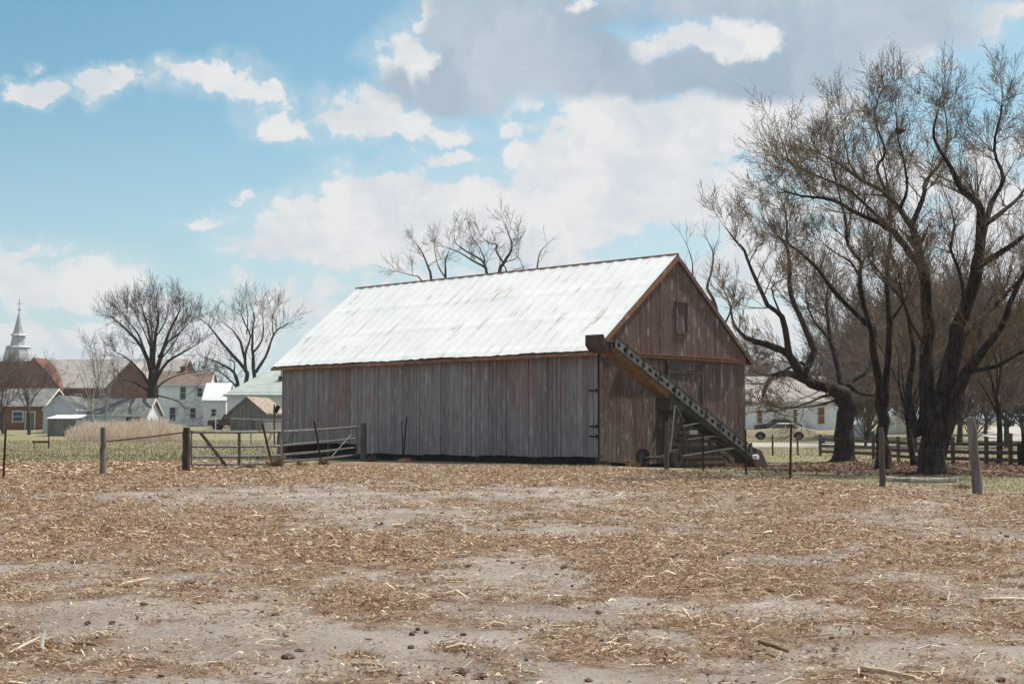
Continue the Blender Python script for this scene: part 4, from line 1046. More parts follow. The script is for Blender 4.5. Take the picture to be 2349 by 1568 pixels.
# 6 house with light green roof: hip
Yh = 158; h6 = thing('house', 'house with a pale green hipped roof, partly hidden by the barn', 'house', G(520, Yh))
sc = mpp(Yh); x0 = 0; wW = 175*sc; hh = S(0, 905, Yh).z-G(520, Yh).z; top_ = S(0, 848, Yh).z-G(520, Yh).z
mb = MB(); mb.box((wW/2, 4, hh/2), (wW, 8, hh+.6)); mb.build('wall', MT['pale_siding'], h6, local=True)
mb = MB(); e = .4; vs = [(-e, -e, hh), (wW+e, -e, hh), (wW+e, 8+e, hh), (-e, 8+e, hh), (3.6, 4, top_), (wW-1, 4, top_)]
vs += [(a, b_, c-.18) for (a, b_, c) in vs[:4]]
mb.add(vs, [(0, 1, 5, 4), (1, 2, 5), (2, 3, 4, 5), (3, 0, 4), (0, 6, 7, 1), (1, 7, 8, 2), (2, 8, 9, 3), (3, 9, 6, 0), (9, 8, 7, 6)]); ro = mb.build('roof', MT['green_metal'], h6, local=True)
mb = MB(); mb.tube([(5.6, 2.4, hh+1), (5.6, 2.4, hh+3.1)], .06, 6); mb.box((5.6, 2.4, hh+1.9), (.5, .5, .55)); mb.build('vent', MT['rust'], ro, local=True)
mb = MB(); mb.box((1.3, -.03, hh*.55), (.6, .05, 1.3)); wf = mb.build('window', MT['trim_white'], h6, local=True); mb = MB(); mb.box((1.3, -.065, hh*.55), (.45, .02, 1.15)); mb.build('pane', MT['glass'], wf, local=True)
# 7 weathered shed
house('wooden_shed', 'small weathered grey wooden shed left of the barn', 'shed', 528, 143, R(-12), 3.6, 5.5, 2.0, 1.45, 'weathered', 'thatch', 'y', .25, trim='weathered', doors=[('f', 1.75, .9, 1.1, 1.8, 'weathered')], zoff=-.1)
# clothes line pole / pipe rail
pr2 = thing('pipe_rail', 'pale pipe rail on posts between the wooden shed and the barn', 'rail', G(628, 100))
mb = MB(); p = G(630, 100); mb.tube([p, S(629, 927, 100)], .06, 6); mb.build('post', MT['dark_wood'], pr2)
mb = MB(); p = G(576, 104); mb.tube([p, S(576, 952, 104)], .04, 6); mb.build('post', MT['dark_wood'], pr2)
mb = MB(); mb.tube([S(530, 959, 106), S(630, 963, 100), S(655, 962, 98.5)], .035, 6); mb.build('rail', MT['green_metal'], pr2)
mb = MB(); mb.box(S(635, 938, 99.9), (.3, .15, .55), Matrix.Rotation(.5, 3, 'Y')); mb.build('bracket', MT['black'], pr2)
# white stake
mb = MB(); p = G(494, 128); mb.tube([p, S(495, 952, 128)], .05, 6); mb.build('white_pole', MT['trim_white'], label='thin white pole in front of the dark pickup', cat='pole')
# plank on field at left
P = S(75, 1013, 93); mb = MB(); mb.beam((P.x, P.y, P.z), (P.x+1.1, P.y, P.z), .15, .12); mb.tube([(P.x+1.05, P.y, tz(P.x, P.y)), (P.x+1.05, P.y, P.z+.5)], .04, 6); mb.tube([(P.x+.1, P.y, tz(P.x, P.y)), (P.x+.1, P.y, P.z)], .03, 6)
mb.build('feed_trough', MT['rust'], label='rusty bar on thin legs standing in the green field at left', cat='bar')

# right side house
house('white_house', 'white house with brown shuttered windows behind the tan car', 'house', 1700, 150, R(4), 10.2, 8, 3.0, 2.6, 'white_paint', 'slate', 'x', .3,
      wins=[('f', 2.0, 1.35, .5, 1.3, 'orange_shutter'), ('f', 5.8, 1.4, .35, 1.5, 'orange_shutter'), ('f', 8.6, 1.5, .65, 1.7, 'orange_shutter')])
house('white_house_gable', 'tall white gable rising behind the white house', 'house', 1765, 160, R(4), 5.4, 6, 4.6, 2.9, 'white_paint', 'slate', 'y', .25, wins=[('f', 2.7, 3.6, .8, 1.2)])
house('garden_shed', 'small white garden shed right of the first thick trunk', 'shed', 1951, 128, R(0), 1.4, 1.5, 1.05, .5, 'trim_white', 'pale_siding', 'x', .08)
house('garage', 'small white garage glimpsed between the trunks', 'garage', 2056, 135, R(0), 2.0, 3, 1.4, .7, 'trim_white', 'shingle_grey', 'y', .1)
for (px, w, h, Y, m_, lb) in [(1996, 18, 12, 122, 'teal', 'dark teal utility box beyond the board fence')]:
    p = G(px, Y); k = mpp(Y); mb = MB(); mb.box(p+Vector((0, 0, .25+h*k/2)), (w*k, .6, h*k)); mb.box(p+Vector((0, 0, .3+h*k)), (w*k+.08, .7, .06)); mb.tube([p, p+Vector((0, 0, .3))], .06, 8); mb.build('utility_box', MT[m_], label=lb, cat='box')
p = G(1888, 108); mb = MB(); mb.tube([p, p+Vector((0, 0, .2)), p+Vector((0, 0, .55)), p+Vector((0, 0, .62))], [.17, .13, .13, .05], 10); mb.tube([p+Vector((-.22, 0, .4)), p+Vector((.22, 0, .4))], .06, 8)
mb.build('hydrant', MT['blue_plastic'], label='blue hydrant in the grass right of the tan car', cat='hydrant')

# ------------------------------------------------------------------ cars
def car(label, loc, rz, body_m, roof_m, L=5.3, group=None, name='parked_car'):
    c = thing(name, label, 'car', loc, rz, group); Wd = 1.86; hw = Wd/2; s = L/5.3
    def arc(cx_, r, n=9): return [(cx_+r*math.cos(math.pi*(1-i/n)), .26+r*math.sin(math.pi*(1-i/n))) for i in range(n+1)]
    f1 = [(x*s, z) for x, z in arc(1.0, .44)]; f2 = [(x*s, z) for x, z in arc(4.0, .44)]
    bot = [(.08*s, .30), (.25*s, .21)]+f1+f2+[(5.0*s, .23), (5.22*s, .32)]
    topl = [(5.3*s, .58), (5.27*s, .80), (5.1*s, .86), (4.55*s, .93), (4.1*s, .97), (3.0*s, .95), (1.75*s, .95), (1.6*s, .93), (.9*s, .87), (.25*s, .80), (.05*s, .74), (0, .52)]
    outline = bot+topl
    mb = MB(); lay = []
    for (yy, shr) in ((-hw, .05), (-hw+.10, 0.), (hw-.10, 0.), (hw, .05)):
        lay.append([Vector((L/2+(x-L/2)*(1-shr*.25), yy, .62+(z-.62)*(1-shr*(1 if z > .45 else 0)))) for x, z in outline])
    n = len(outline); vs = [v for l in lay for v in l]
    fs = [(k*n+i, k*n+(i+1) % n, (k+1)*n+(i+1) % n, (k+1)*n+i) for k in range(3) for i in range(n)]+[tuple(range(n-1, -1, -1)), tuple(3*n+i for i in range(n))]
    mb.add(vs, fs); bd = mb.build('body', MT[body_m], c, local=True)
    ub = MB(); ub.box((L/2, 0, .48), (L*.94, Wd-.34, .42)); ub.build('underbody', MT['black'], c, local=True)
    # cabin: pillars + roof around glass
    base = [(1.72*s, .94), (4.28*s, .95)]; rf_ = [(2.35*s, 1.36), (3.55*s, 1.37)]
    yb, yr = hw-.10, hw-.27
    g = MB(); vs = [Vector((base[0][0], -yb, base[0][1])), Vector((base[1][0], -yb, base[1][1])), Vector((base[1][0], yb, base[1][1])), Vector((base[0][0], yb, base[0][1])),
        Vector((rf_[0][0], -yr, 1.34)), Vector((rf_[1][0], -yr, 1.34)), Vector((rf_[1][0], yr, 1.34)), Vector((rf_[0][0], yr, 1.34))]
    g.add(vs, [(0, 1, 5, 4), (1, 2, 6, 5), (2, 3, 7, 6), (3, 0, 4, 7), (4, 5, 6, 7), (3, 2, 1, 0)]); g.build('windows', MT['car_glass'], c, local=True)
    r = MB(); rs = []
    ring = [(rf_[0][0]-.05, -yr-.02), (rf_[1][0]+.06, -yr-.02), (rf_[1][0]+.06, yr+.02), (rf_[0][0]-.05, yr+.02)]
    v1 = [Vector((x, y, 1.335)) for x, y in ring]; v2 = [Vector(((x-L*.55)*.9+L*.55, y*.82, 1.405)) for x, y in ring]
    r.add(v1+v2, [(0, 1, 5, 4), (1, 2, 6, 5), (2, 3, 7, 6), (3, 0, 4, 7), (4, 5, 6, 7), (3, 2, 1, 0)])
    for sg in (-1, 1):
        for (xb, xr, w) in ((base[0][0], rf_[0][0], .05), (2.98*s, 2.98*s, .06), (base[1][0], rf_[1][0], .20)):
            a = Vector((xb, sg*(yb+.012), .93)); q = Vector((xr, sg*(yr+.012), 1.35)); r.beam(a, q, .03, w, (1, 0, 0))
    r.build('roof', MT[roof_m], c, local=True)
    for i, (xx, xs_) in enumerate(((1.0, -1), (1.0, 1), (4.0, -1), (4.0, 1))):
        w = MB(); cc = Vector((xx*s, xs_*(hw-.13), .33)); w.disc_ring(cc, (0, 1, 0), .2, .33, .22); wo_ = w.build('wheel', MT['tyre'], c, local=True)
        w = MB(); w.disc_ring(cc, (0, 1, 0), .03, .17, .16, 18); w.build('rim', MT['conv_grey' if 0 else 'hub'], wo_, local=True)
    for (x, nm) in ((-.05, 'bumper'), (5.3*s+.05, 'bumper')):
        w = MB(); w.box((x, 0, .46), (.12, Wd-.02, .15)); w.build(nm, MT['chrome'], c, local=True)
    for sg in (-1, 1):
        w = MB(); w.box((-.005, sg*.66, .63), (.04, .34, .15)); w.build('headlight', MT['chrome'], c, local=True)
        w = MB(); w.box((5.3*s+.004, sg*.62, .66), (.04, .42, .14)); w.build('tail_light', MT['rust'], c, local=True)
    for sg in (-1, 1):
        for (x0, x1) in ((1.8, 2.95), (3.0, 3.85)):
            w = MB(); w.box(((x1-.12)*s, sg*(hw+.012), .80), (.14, .03, .03)); w.build('door_handle', MT['chrome'], c, local=True)
            
    w = MB()
    for sg in (-1, 1): w.box((2.5*s, sg*(hw+.002), .60), (3.0*s-.9*s, .012, .035))
    w.build('side_trim', MT['chrome'], c, local=True)
    return c
Pc = S(1716, 1006, 118.5); Pc.z = tz(Pc.x, 118.5)+.1
car('cream and tan four door sedan parked on the grass by the road', Pc, R(-12), 'car_tan', 'car_cream', 5.5)
Pd = G(1728, 139.5); car('dark car partly hidden behind the tan sedan by the white house', Pd, R(-3), 'car_dark', 'car_dark', 4.6)
for (px, Y, rz, m_, lb) in [(2246, 178, 15, 'car_pale', 'pale car in the far lot left of the thin tree'), (2297, 165, 10, 'car_pale', 'grey car in the far lot right of the thin tree'), (2175, 175, 20, 'car_pale', 'light car glimpsed beside the forked trunk')]:
    car(lb, G(px, Y), R(rz), m_, m_, 4.6, group='cars in the far lot')
# pickup
pk = thing('pickup_truck', 'dark red pickup truck parked left of the wooden shed', 'truck', G(476, 150), R(-4))
mb = MB(); L = 4.6
prf = [(0, .5), (0, 1.0), (1.3, 1.08), (1.45, 1.1), (1.75, 1.62), (2.55, 1.64), (2.65, 1.1), (4.6, 1.08), (4.6, .5), (4.05, .45), (3.9, .75), (3.5, .8), (3.1, .75), (3.0, .45), (1.3, .45), (1.2, .75), (.85, .8), (.5, .75), (.4, .45)]
mb.prism([Vector((x, 0, z)) for x, z in prf], (0, 1.8, 0)); mb.build('body', MT['car_red'], pk, local=True)
mb = MB(); 
for yy in (-.012, 1.802): mb.prism([Vector((1.6, yy, 1.14)), Vector((2.5, yy, 1.14)), Vector((2.45, yy, 1.54)), Vector((1.85, yy, 1.54))], (0, .01, 0))
mb.build('side_window', MT['car_glass'], pk, local=True)
mb = MB(); mb.tube([(3.0, .1, 1.3), (4.6, .1, 1.3)], .03, 6); mb.tube([(0.2, .1, 1.45), (1.4, .1, 1.45)], .03, 6); mb.build('rack', MT['galv'], pk, local=True)
for xx in (.85, 3.55):
    for yy in (.1, 1.7): mb = MB(); mb.disc_ring((xx, yy, .36), (0, 1, 0), .05, .36, .2); mb.build('wheel', MT['tyre'], pk, local=True)

# ------------------------------------------------------------------ TREES
def rperp(d, rr):
    a = Vector((rr.gauss(0, 1), rr.gauss(0, 1), rr.gauss(0, 1))); a -= d*a.dot(d)
    return a.normalized() if a.length > 1e-4 else Vector((1, 0, 0))
def grow(tw, p, d, L, r, lvl, rr, P, tips=None):
    n = 4 if lvl > 1 else 3; st = L/n; pts = [tuple(p)]; rs = [r]; q = Vector(p); dd = d.copy(); nodes = []
    for i in range(n):
        dd = (dd+rperp(dd, rr)*P['wander']*rr.uniform(.4, 1.2)+Vector((0, 0, P['up']))).normalized()
        q = q+dd*st; t = (i+1)/n; pts.append(tuple(q)); rs.append(max(P['rmin'], r*(1-.6*t))); nodes.append((q.copy(), dd.copy(), rs[-1], t))
    tw.path(pts, rs)
    if lvl <= 0:
        if tips is not None: tips.append(q.copy())
        return
    k = P['kids'][min(lvl, len(P['kids'])-1)]
    for j in range(k):
        i = min(n-1, int(rr.uniform(.15, 1.)*n)); b, bd_, br, t = nodes[i]
        f = rr.random(); pb = Vector(pts[i]).lerp(b, f)
        nd = (bd_+rperp(bd_, rr)*rr.uniform(.5, 1.0)*P['spread']).normalized()
        grow(tw, pb, nd, L*rr.uniform(.5, .78), max(P['rmin'], br*rr.uniform(.55, .75)), lvl-1, rr, P, tips)
    if lvl > 0:
        b, bd_, br, t = nodes[-1]
        grow(tw, b, bd_, L*.7, br*.9, lvl-1, rr, P, tips)
def limb3(mb, pts, r0, r1, sides=8, kink=.0, rr=None):
    P = [Vector(p) for p in pts]; out = []; n = len(P)
    sub = 3
    def cr(a, b, c, d, t): return .5*((2*b)+(c-a)*t+(2*a-5*b+4*c-d)*t*t+(3*b-a-3*c+d)*t*t*t)
    for i in range(n-1):
        a = P[max(i-1, 0)]; b = P[i]; c = P[i+1]; d = P[min(i+2, n-1)]
        for s_ in range(sub): out.append(cr(a, b, c, d, s_/sub))
    out.append(P[-1]); m = len(out); rs = [r0+(r1-r0)*(i/(m-1))**.8 for i in range(m)]
    if rr: 
        for i in range(1, m-1): out[i] += Vector((rr.gauss(0, 1), rr.gauss(0, 1), rr.gauss(0, .5)))*kink*rs[i]; rs[i] *= rr.uniform(.93, 1.1)
    mb.tube(out, rs, sides); return out, rs
T3T = lambda L: [([(x, y_ if y_ > 620 else 620-(620-y_)*.84) for x, y_ in q[0]],)+tuple(q[1:]) for q in L]
def traced_tree(name, label, base, Y0, limbs, P, trunk_m='bark', twig_m='twig', seed=1, l1=.55, lvl=2, L1=2.2, bud=None, group=None, start=.12):
    rr = random.Random(seed); t = thing(name, label, 'tree', base, group=group); tr = MB(); tw = MB(); tips = []
    for (pp, dy, r0, r1, dens) in limbs:
        n = len(pp); pts = [S(x, y_, Y0+(dy[0]+(dy[1]-dy[0])*i/(n-1))+(rr.uniform(-.15, .15) if 0 < i else 0)) for i, (x, y_) in enumerate(pp)]
        out, rs = limb3(tr, pts, r0, r1, 9 if r0 > .1 else 6, .18, rr)
        if dens <= 0: continue
        # side shoots
        m = len(out); tot = sum((out[i+1]-out[i]).length for i in range(m-1)); cnt = int(tot/l1*dens)
        for j in range(cnt):
            f = start+(1-start)*rr.random()**.6; i = min(m-2, int(f*(m-1))); p = out[i].lerp(out[i+1], rr.random()); d = (out[i+1]-out[i]).normalized()
            nd = (d*.7+rperp(d, rr)*rr.uniform(.6, 1.15)+Vector((0, 0, .25))).normalized()
            grow(tw, p, nd, L1*rr.uniform(.45, 1.1)*(1.15-.45*f), max(P['rmin'], min(.035, rs[i]*rr.uniform(.3, .5))), lvl, rr, P, tips)
        d = (out[-1]-out[-2]).normalized(); grow(tw, out[-1], d, L1*.75, rs[-1], lvl, rr, P, tips)
        grow(tw, out[-1], (d+rperp(d, rr)*.5).normalized(), L1*.65, rs[-1]*.7, lvl, rr, P, tips)
    if len(limbs[0][0]) and limbs[0][2] > .2:
        b0 = Vector(base); r0 = limbs[0][2]; n = 14; vs = []; hs = [(-.25, 1.75), (0, 1.5), (.12, 1.25), (.35, 1.08), (.8, .98)]
        for (hz, f) in hs:
            for i in range(n):
                a = 2*math.pi*i/n; w = 1+.22*math.sin(a*5+seed)*(f-.95)/.5; vs.append(b0+Vector((math.cos(a)*r0*f*w, math.sin(a)*r0*f*w, hz)))
        tr.add(vs, [(j*n+i, j*n+(i+1) % n, (j+1)*n+(i+1) % n, (j+1)*n+i) for j in range(len(hs)-1) for i in range(n)])
    tr.build('trunk', MT[trunk_m], t, smooth=True); tw.build('crown', MT[twig_m], t, sides=3)
    if bud and tips:
        T = np.array([tuple(q) for q in tips]); keep = bud[0](T); T = T[keep]; T = np.repeat(T, bud[1], 0)+nr.normal(0, .10, (len(T)*bud[1], 3))
        k = len(T); a = nr.normal(0, 1, (k, 3)); a /= np.linalg.norm(a, axis=1, keepdims=True); b_ = np.cross(a, nr.normal(0, 1, (k, 3))); b_ /= np.linalg.norm(b_, axis=1, keepdims=True)
        a *= bud[2]; b_ *= bud[2]*.6; Mi = np.array(wmat(t).inverted()); T = T+Mi[:3, 3]
        o = quadmesh('buds', np.stack([T-a, T-b_, T+a, T+b_], 1), 0, MT['bud']); o.parent = t
    return t
PB = dict(wander=.21, up=.065, rmin=.0045, kids=[0, 3, 3, 3], spread=.85)
# T3: big forked tree
T3 = [([(2138,1095),(2136,1040),(2141,980),(2146,915)], (0,0), .33, .50, 0),
 ([(2120,990),(2123,951),(2126,850),(2127,753),(2117,621),(2107,568)], (0,.8), .27, .14, .5),
 ([(2127,700),(2117,621),(2084,568),(2051,516),(2005,483),(1959,460),(1906,427),(1840,417),(1800,404)], (.7,-2.5), .15, .02, 1.2),
 ([(2107,568),(2090,503),(2064,453),(2024,404),(1972,371),(1919,325),(1880,300)], (.8,2.5), .12, .02, 1.3),
 ([(2040,425),(2011,344),(2031,298),(2011,226),(2005,186)], (1.5,-.5), .06, .015, 1.2),
 ([(2090,503),(2117,423),(2123,377),(2163,318),(2173,239),(2163,160)], (.9,3.5), .09, .015, 1.2),
 ([(2051,516),(2010,470),(1975,430),(1940,395),(1870,360),(1815,330),(1800,285)], (0,-3.), .06, .014, 1.3),
 ([(1972,371),(1950,330),(1940,280),(1932,210)], (1.8,3.), .04, .012, 1.2),
 ([(2064,453),(2080,400),(2075,330),(2060,260),(2055,180)], (.9,-1.), .06, .014, 1.2),
 ([(2150,985),(2160,918),(2192,786),(2216,700),(2242,608),(2252,503),(2242,437),(2202,391),(2183,344),(2143,259),(2150,193)], (0,-1.5), .30, .02, .7),
 ([(2247,560),(2258,503),(2275,437),(2301,371),(2281,292),(2295,193),(2300,140)], (-.8,1.5), .12, .015, 1.2),
 ([(2242,608),(2281,582),(2346,529),(2400,480)], (-.9,-2.5), .13, .03, 1.2),
 ([(2252,503),(2310,450),(2350,400),(2380,300)], (-.9,1.5), .09, .02, 1.2),
 ([(2192,786),(2240,740),(2281,700),(2340,640),(2390,590)], (-.3,2.), .12, .03, 1.2),
 ([(2175,930),(2216,858),(2248,812),(2295,753),(2334,654),(2370,588)], (-.2,-3), .20, .04, 1.),
 ([(2222,850),(2288,839),(2346,806),(2400,790)], (-1.,-2.), .09, .03, 1.),
 ([(2105,1000),(2085,900),(2095,800),(2075,700),(2030,640),(2000,600)], (0,2.), .13, .02, 1.1),
 ([(2127,800),(2090,740),(2070,680),(2060,620)], (.5,-1.5), .06, .015, 1.2),
 ([(2216,700),(2200,620),(2180,560),(2190,500),(2175,430)], (-.8,.6), .07, .015, 1.2),
 ([(2160,1010),(2200,930),(2205,880),(2240,800),(2262,700),(2300,660)], (.3,3.), .17, .03, 1.)]
traced_tree('big_tree', 'largest bare tree with a massive forked trunk at the right', GD(2138, 1088), 41.6, T3T(T3), PB, seed=5, lvl=3, L1=1.15, l1=.33,
            bud=(lambda T: (T[:, 2] > 5.2) & (nr.uniform(0, 1, len(T)) < .75*np.clip((16.5-T[:, 0])/6, .3, 1)), 2, .020))
T2 = [([(2026,1082),(2025,1000),(2024,900)], (0,0), .23, .19, 0),
 ([(2020,930),(2011,852),(1998,766),(1982,700),(1972,634),(1975,601),(1945,562),(1939,503),(1919,423),(1905,370)], (0,-1.5), .14, .015, .9),
 ([(1990,745),(1919,674),(1879,621),(1840,582),(1807,555),(1805,510),(1800,475)], (-.4,1.6), .10, .014, .8),
 ([(2028,930),(2034,839),(2041,740),(2034,654),(2038,582),(2044,516),(2038,450),(2031,397),(2015,330)], (0,1.5), .14, .015, .9),
 ([(1840,582),(1810,560),(1785,540)], (.8,0.), .04, .012, .8),
 ([(2041,740),(2075,690),(2090,650),(2120,600)], (.4,-1.), .05, .012, 1.1),
 ([(1972,634),(1950,600),(1925,585),(1890,560)], (-.8,-2.), .05, .012, 1.1),
 ([(2034,654),(2000,610),(1990,560),(1995,500)], (.8,2.5), .04, .012, 1.1)]
traced_tree('slender_tree', 'slender bare tree that splits into two stems behind the grey fence post', G(2026, 45.8), 45.8, T2, PB, seed=8, lvl=3, L1=1.05, l1=.34)
T1 = [([(1936,1058),(1937,1000),(1939,950),(1934,900)], (0,0), .44, .42, 0),
 ([(1940,905),(1906,888),(1860,878),(1833,852),(1807,812),(1767,792),(1721,779),(1698,763),(1682,740),(1675,700)], (0,-2.), .34, .03, .6),
 ([(1840,860),(1866,806),(1840,740),(1814,674),(1810,595),(1800,560),(1775,530),(1755,505)], (-.8,1.5), .20, .02, .6),
 ([(1812,820),(1794,727),(1761,700),(1728,628),(1708,575),(1690,555),(1670,530)], (-1.,-3.), .15, .02, .55),
 ([(1865,882),(1820,858),(1787,858),(1761,878),(1750,911)], (-.5,-2.5), .20, .06, .45),
 ([(1930,900),(1885,910),(1850,925),(1790,940),(1735,945)], (-.2,-3.), .08, .02, .4),
 ([(1925,915),(1870,930),(1800,935),(1740,925)], (.2,-.5), .06, .015, .5),
 ([(1938,905),(1955,870),(1985,850),(2010,800),(2005,740)], (0,1.8), .24, .04, .8),
 ([(1934,900),(1925,840),(1906,780),(1895,700),(1905,640)], (0,3.), .22, .03, .9),
 ([(1906,780),(1870,740),(1850,690),(1850,640)], (1.2,4.), .08, .02, 1.),
 ([(1794,727),(1770,660),(1800,640)], (-1.5,.5), .06, .02, 1.),
 ([(1860,872),(1840,830),(1800,850),(1760,860),(1722,850)], (-.5,1.5), .09, .02, 1.1),
 ([(1945,880),(1970,900),(2000,905),(2030,895)], (0,1.), .12, .04, .9)]
traced_tree('old_tree', 'old bare tree with a thick crooked limb reaching left to the barn roof', G(1936, 64), 64, T1, dict(PB, rmin=.0075), seed=12, lvl=3, L1=1.4, l1=.40)
# trees behind the barn
PF = dict(wander=.26, up=.04, rmin=.0075, kids=[0, 3, 4, 4], spread=.9)
def zz(p): return [(845.6+x*.2, 469.8+y_*.2) for x, y_ in p]
TP = [([(1130,990),(1130,800),(1128,680)], (0,0), .35, .25, 0),
 ([(1128,680)]+zz([(1350,780),(1340,700),(1200,610),(1050,500),(900,430)]), (0,-1), .16, .03, .7),
 (zz([(1345,720),(1300,600),(1150,500),(1000,370),(980,230)]), (0,2), .12, .02, .7),
 (zz([(1330,640),(1320,560),(1270,430),(1170,280)]), (0,-2), .09, .02, .7),
 (zz([(1320,560),(1380,450)]), (0,1), .05, .02, .7),
 ([(1132,700)]+zz([(1500,765),(1560,620),(1630,480),(1640,380),(1600,230),(1560,100)]), (0,1), .2, .02, .7),
 (zz([(1550,640),(1460,470),(1470,390),(1380,370),(1300,290)]), (0,-2), .09, .02, .7),
 (zz([(1640,380),(1720,250)]), (1,2), .06, .02, .7),
 ([(1140,660)]+zz([(1580,750),(1550,640),(1700,570),(1720,450)]), (1,-1), .08, .02, .7)]
TP = [([(x, y_ if y_ > 640 else 640-(640-y_)*.86) for x, y_ in q[0]], q[1], q[2]*.8, q[3]*.8, .9) for q in TP]
traced_tree('bare_tree', 'bare forked tree showing above the middle of the barn ridge', G(1130, 92), 92, TP, PF, 'bark_far', 'twig_far', seed=3, lvl=2, L1=1.3, l1=1.0, group='bare trees behind the barn')
TQ = [([(1005,990),(1005,800),(1004,720)], (0,0), .3, .2, 0),
 ([(1000,730)]+zz([(720,850),(670,680),(610,540),(550,450)]), (0,1), .13, .02, .8),
 ([(1008,730)]+zz([(880,830),(880,650),(930,510)]), (0,-1), .12, .02, .8),
 (zz([(880,830),(790,680),(750,450)]), (-.5,1), .06, .02, .8),
 ([(1000,720)]+zz([(600,860),(500,810),(350,770)]), (0,-2), .07, .02, .8)]
traced_tree('bare_tree', 'thin bare tree showing above the barn ridge, left of the forked one', G(1005, 98), 98, TQ, PF, 'bark_far', 'twig_far', seed=4, lvl=2, L1=1.3, l1=1.0, group='bare trees behind the barn')
TR_ = [([(1225,990),(1228,750),(1230,680)], (0,0), .25, .15, 0), ([(1230,680)]+zz([(1930,720),(1970,540),(2040,460)]), (0,1), .08, .02, .6), ([(1230,690),(1210,640),(1195,600)], (0,-1), .06, .02, .6)]
traced_tree('bare_tree', 'slight bare tree showing at the right above the barn ridge', G(1228, 100), 100, TR_, PF, 'bark_far', 'twig_far', seed=6, lvl=1, L1=1.6, l1=1.2, group='bare trees behind the barn')
TS = [([(1665,1010),(1662,850),(1650,740)], (0,0), .3, .16, 0),
 ([(1650,740),(1636,685),(1622,661),(1632,621),(1636,582),(1625,555)], (0,-1), .14, .02, .8),
 ([(1640,700),(1610,670),(1590,640),(1588,600),(1575,560)], (0,1), .08, .02, .8),
 ([(1655,760),(1680,700),(1690,650)], (0,1), .08, .02, .8)]
traced_tree('bare_tree', 'bare tree with a crooked limb behind the right roof slope of the barn', G(1665, 84), 84, TS, PF, 'bark_far', 'twig_far', seed=9, lvl=1, L1=1.5, l1=.8, group='bare trees behind the barn')

# generic bare tree
def bare(name, label, px, Y, h, spread, forks, seed, trunk_m='bark_far', twig_m='twig_far', rmin=.016, lvl=2, bole=.28, tr=.3, lean=0, stems=1, group=None, kids=None, wander=.2, up=.07):
    rr = random.Random(seed); b = G(px, Y); t = thing(name, label, 'tree', b, group=group); T = MB(); tw = MB()
    P = dict(wander=wander, up=up, rmin=rmin, kids=kids or [0, 3, 3, 4], spread=.9)
    for s_ in range(stems):
        off = Vector((rr.uniform(-.5, .5), rr.uniform(-.4, .4), 0))*(stems > 1)*1.5; top = b+off+Vector((lean+rr.uniform(-.3, .3), 0, h*bole))
        out, rs = limb3(T, [b+off-Vector((0, 0, .3)), (b+off+top)/2+Vector((rr.uniform(-.1, .1), 0, 0)), top], tr*1.15, tr*.8, 8, .05, rr)
        for i in range(forks):
            az_ = 2*math.pi*(i+rr.random()*.7)/forks; inc = rr.uniform(.25, 1.0)*spread; Ln = h*(1-bole)*rr.uniform(.6, .8)
            d = Vector((math.cos(az_)*math.sin(inc), math.sin(az_)*math.sin(inc), math.cos(inc)))
            st = out[-1-int(rr.uniform(0, 2.9))]
            pts = [st]; q = st.copy()
            for k_ in range(4): d = (d+rperp(d, rr)*.14+Vector((0, 0, .10))).normalized(); q = q+d*Ln/4; pts.append(q.copy())
            o2, r2 = limb3(T, pts, tr*rr.uniform(.3, .45), rmin*1.5, 6, .05, rr)
            for j in range(int(Ln*1.3)):
                f = .15+.85*rr.random()**.8; ii = min(len(o2)-2, int(f*(len(o2)-1))); dd = (o2[ii+1]-o2[ii]).normalized()
                grow(tw, o2[ii], (dd*.8+rperp(dd, rr)*rr.uniform(.5, 1)+Vector((0, 0, .15))).normalized(), Ln*.27*rr.uniform(.6, 1.15), max(rmin, r2[ii]*.45), lvl, rr, P)
    T.build('trunk', MT[trunk_m], t, smooth=True); tw.build('crown', MT[twig_m], t, sides=3); return t
def cz(l): return [(x*.293, 642.7+y_*.293) for x, y_ in l]
TA = [(cz([(1188,1110),(1190,1000),(1195,850),(1200,700)]), (0,0), .62, .40, 0),
 (cz([(1195,760),(1130,560),(1060,460),(950,350),(880,290)]), (0,-3), .28, .03, 1), (cz([(1195,700),(1180,480),(1140,310),(1110,200)]), (0,2), .25, .03, 1),
 (cz([(1200,700),(1215,450),(1240,300),(1215,160)]), (0,-1), .27, .03, 1), (cz([(1210,760),(1270,560),(1330,400),(1400,250),(1410,190)]), (0,2), .28, .03, 1),
 (cz([(1210,800),(1310,640),(1440,560),(1560,490)]), (0,-2), .22, .03, 1), (cz([(1220,850),(1290,790),(1400,740),(1600,700)]), (0,2.5), .14, .02, 1),
 (cz([(1180,830),(1080,690),(980,600),(900,560)]), (0,1.5), .2, .02, 1), (cz([(1170,870),(1050,800),(950,780)]), (0,-3), .12, .02, 1),
 (cz([(1240,600),(1320,480),(1420,400),(1500,310)]), (0,-3), .15, .02, 1), (cz([(1160,620),(1080,420),(1010,330),(940,230)]), (0,3), .15, .02, 1),
 (cz([(1230,900),(1400,950),(1460,1040)]), (0,-2), .09, .02, .7), (cz([(1215,450),(1290,330),(1320,180)]), (0,-2), .1, .02, 1), (cz([(1200,640),(1190,400),(1170,170)]), (0,4), .14, .02, 1),
 (cz([(1195,560),(1120,380),(1050,240)]), (0,-4), .1, .02, 1), (cz([(1240,640),(1370,480),(1470,300)]), (0,4), .12, .02, 1)]
PL = dict(wander=.24, up=.07, rmin=.0125, kids=[0, 3, 3, 4], spread=.85)
traced_tree('bare_tree', 'wide round crowned bare tree in front of the farmhouse', G(349, 146), 146, TA, PL, 'bark', 'twig_far', seed=21, lvl=2, L1=2.1, l1=.46, group='bare trees at left')
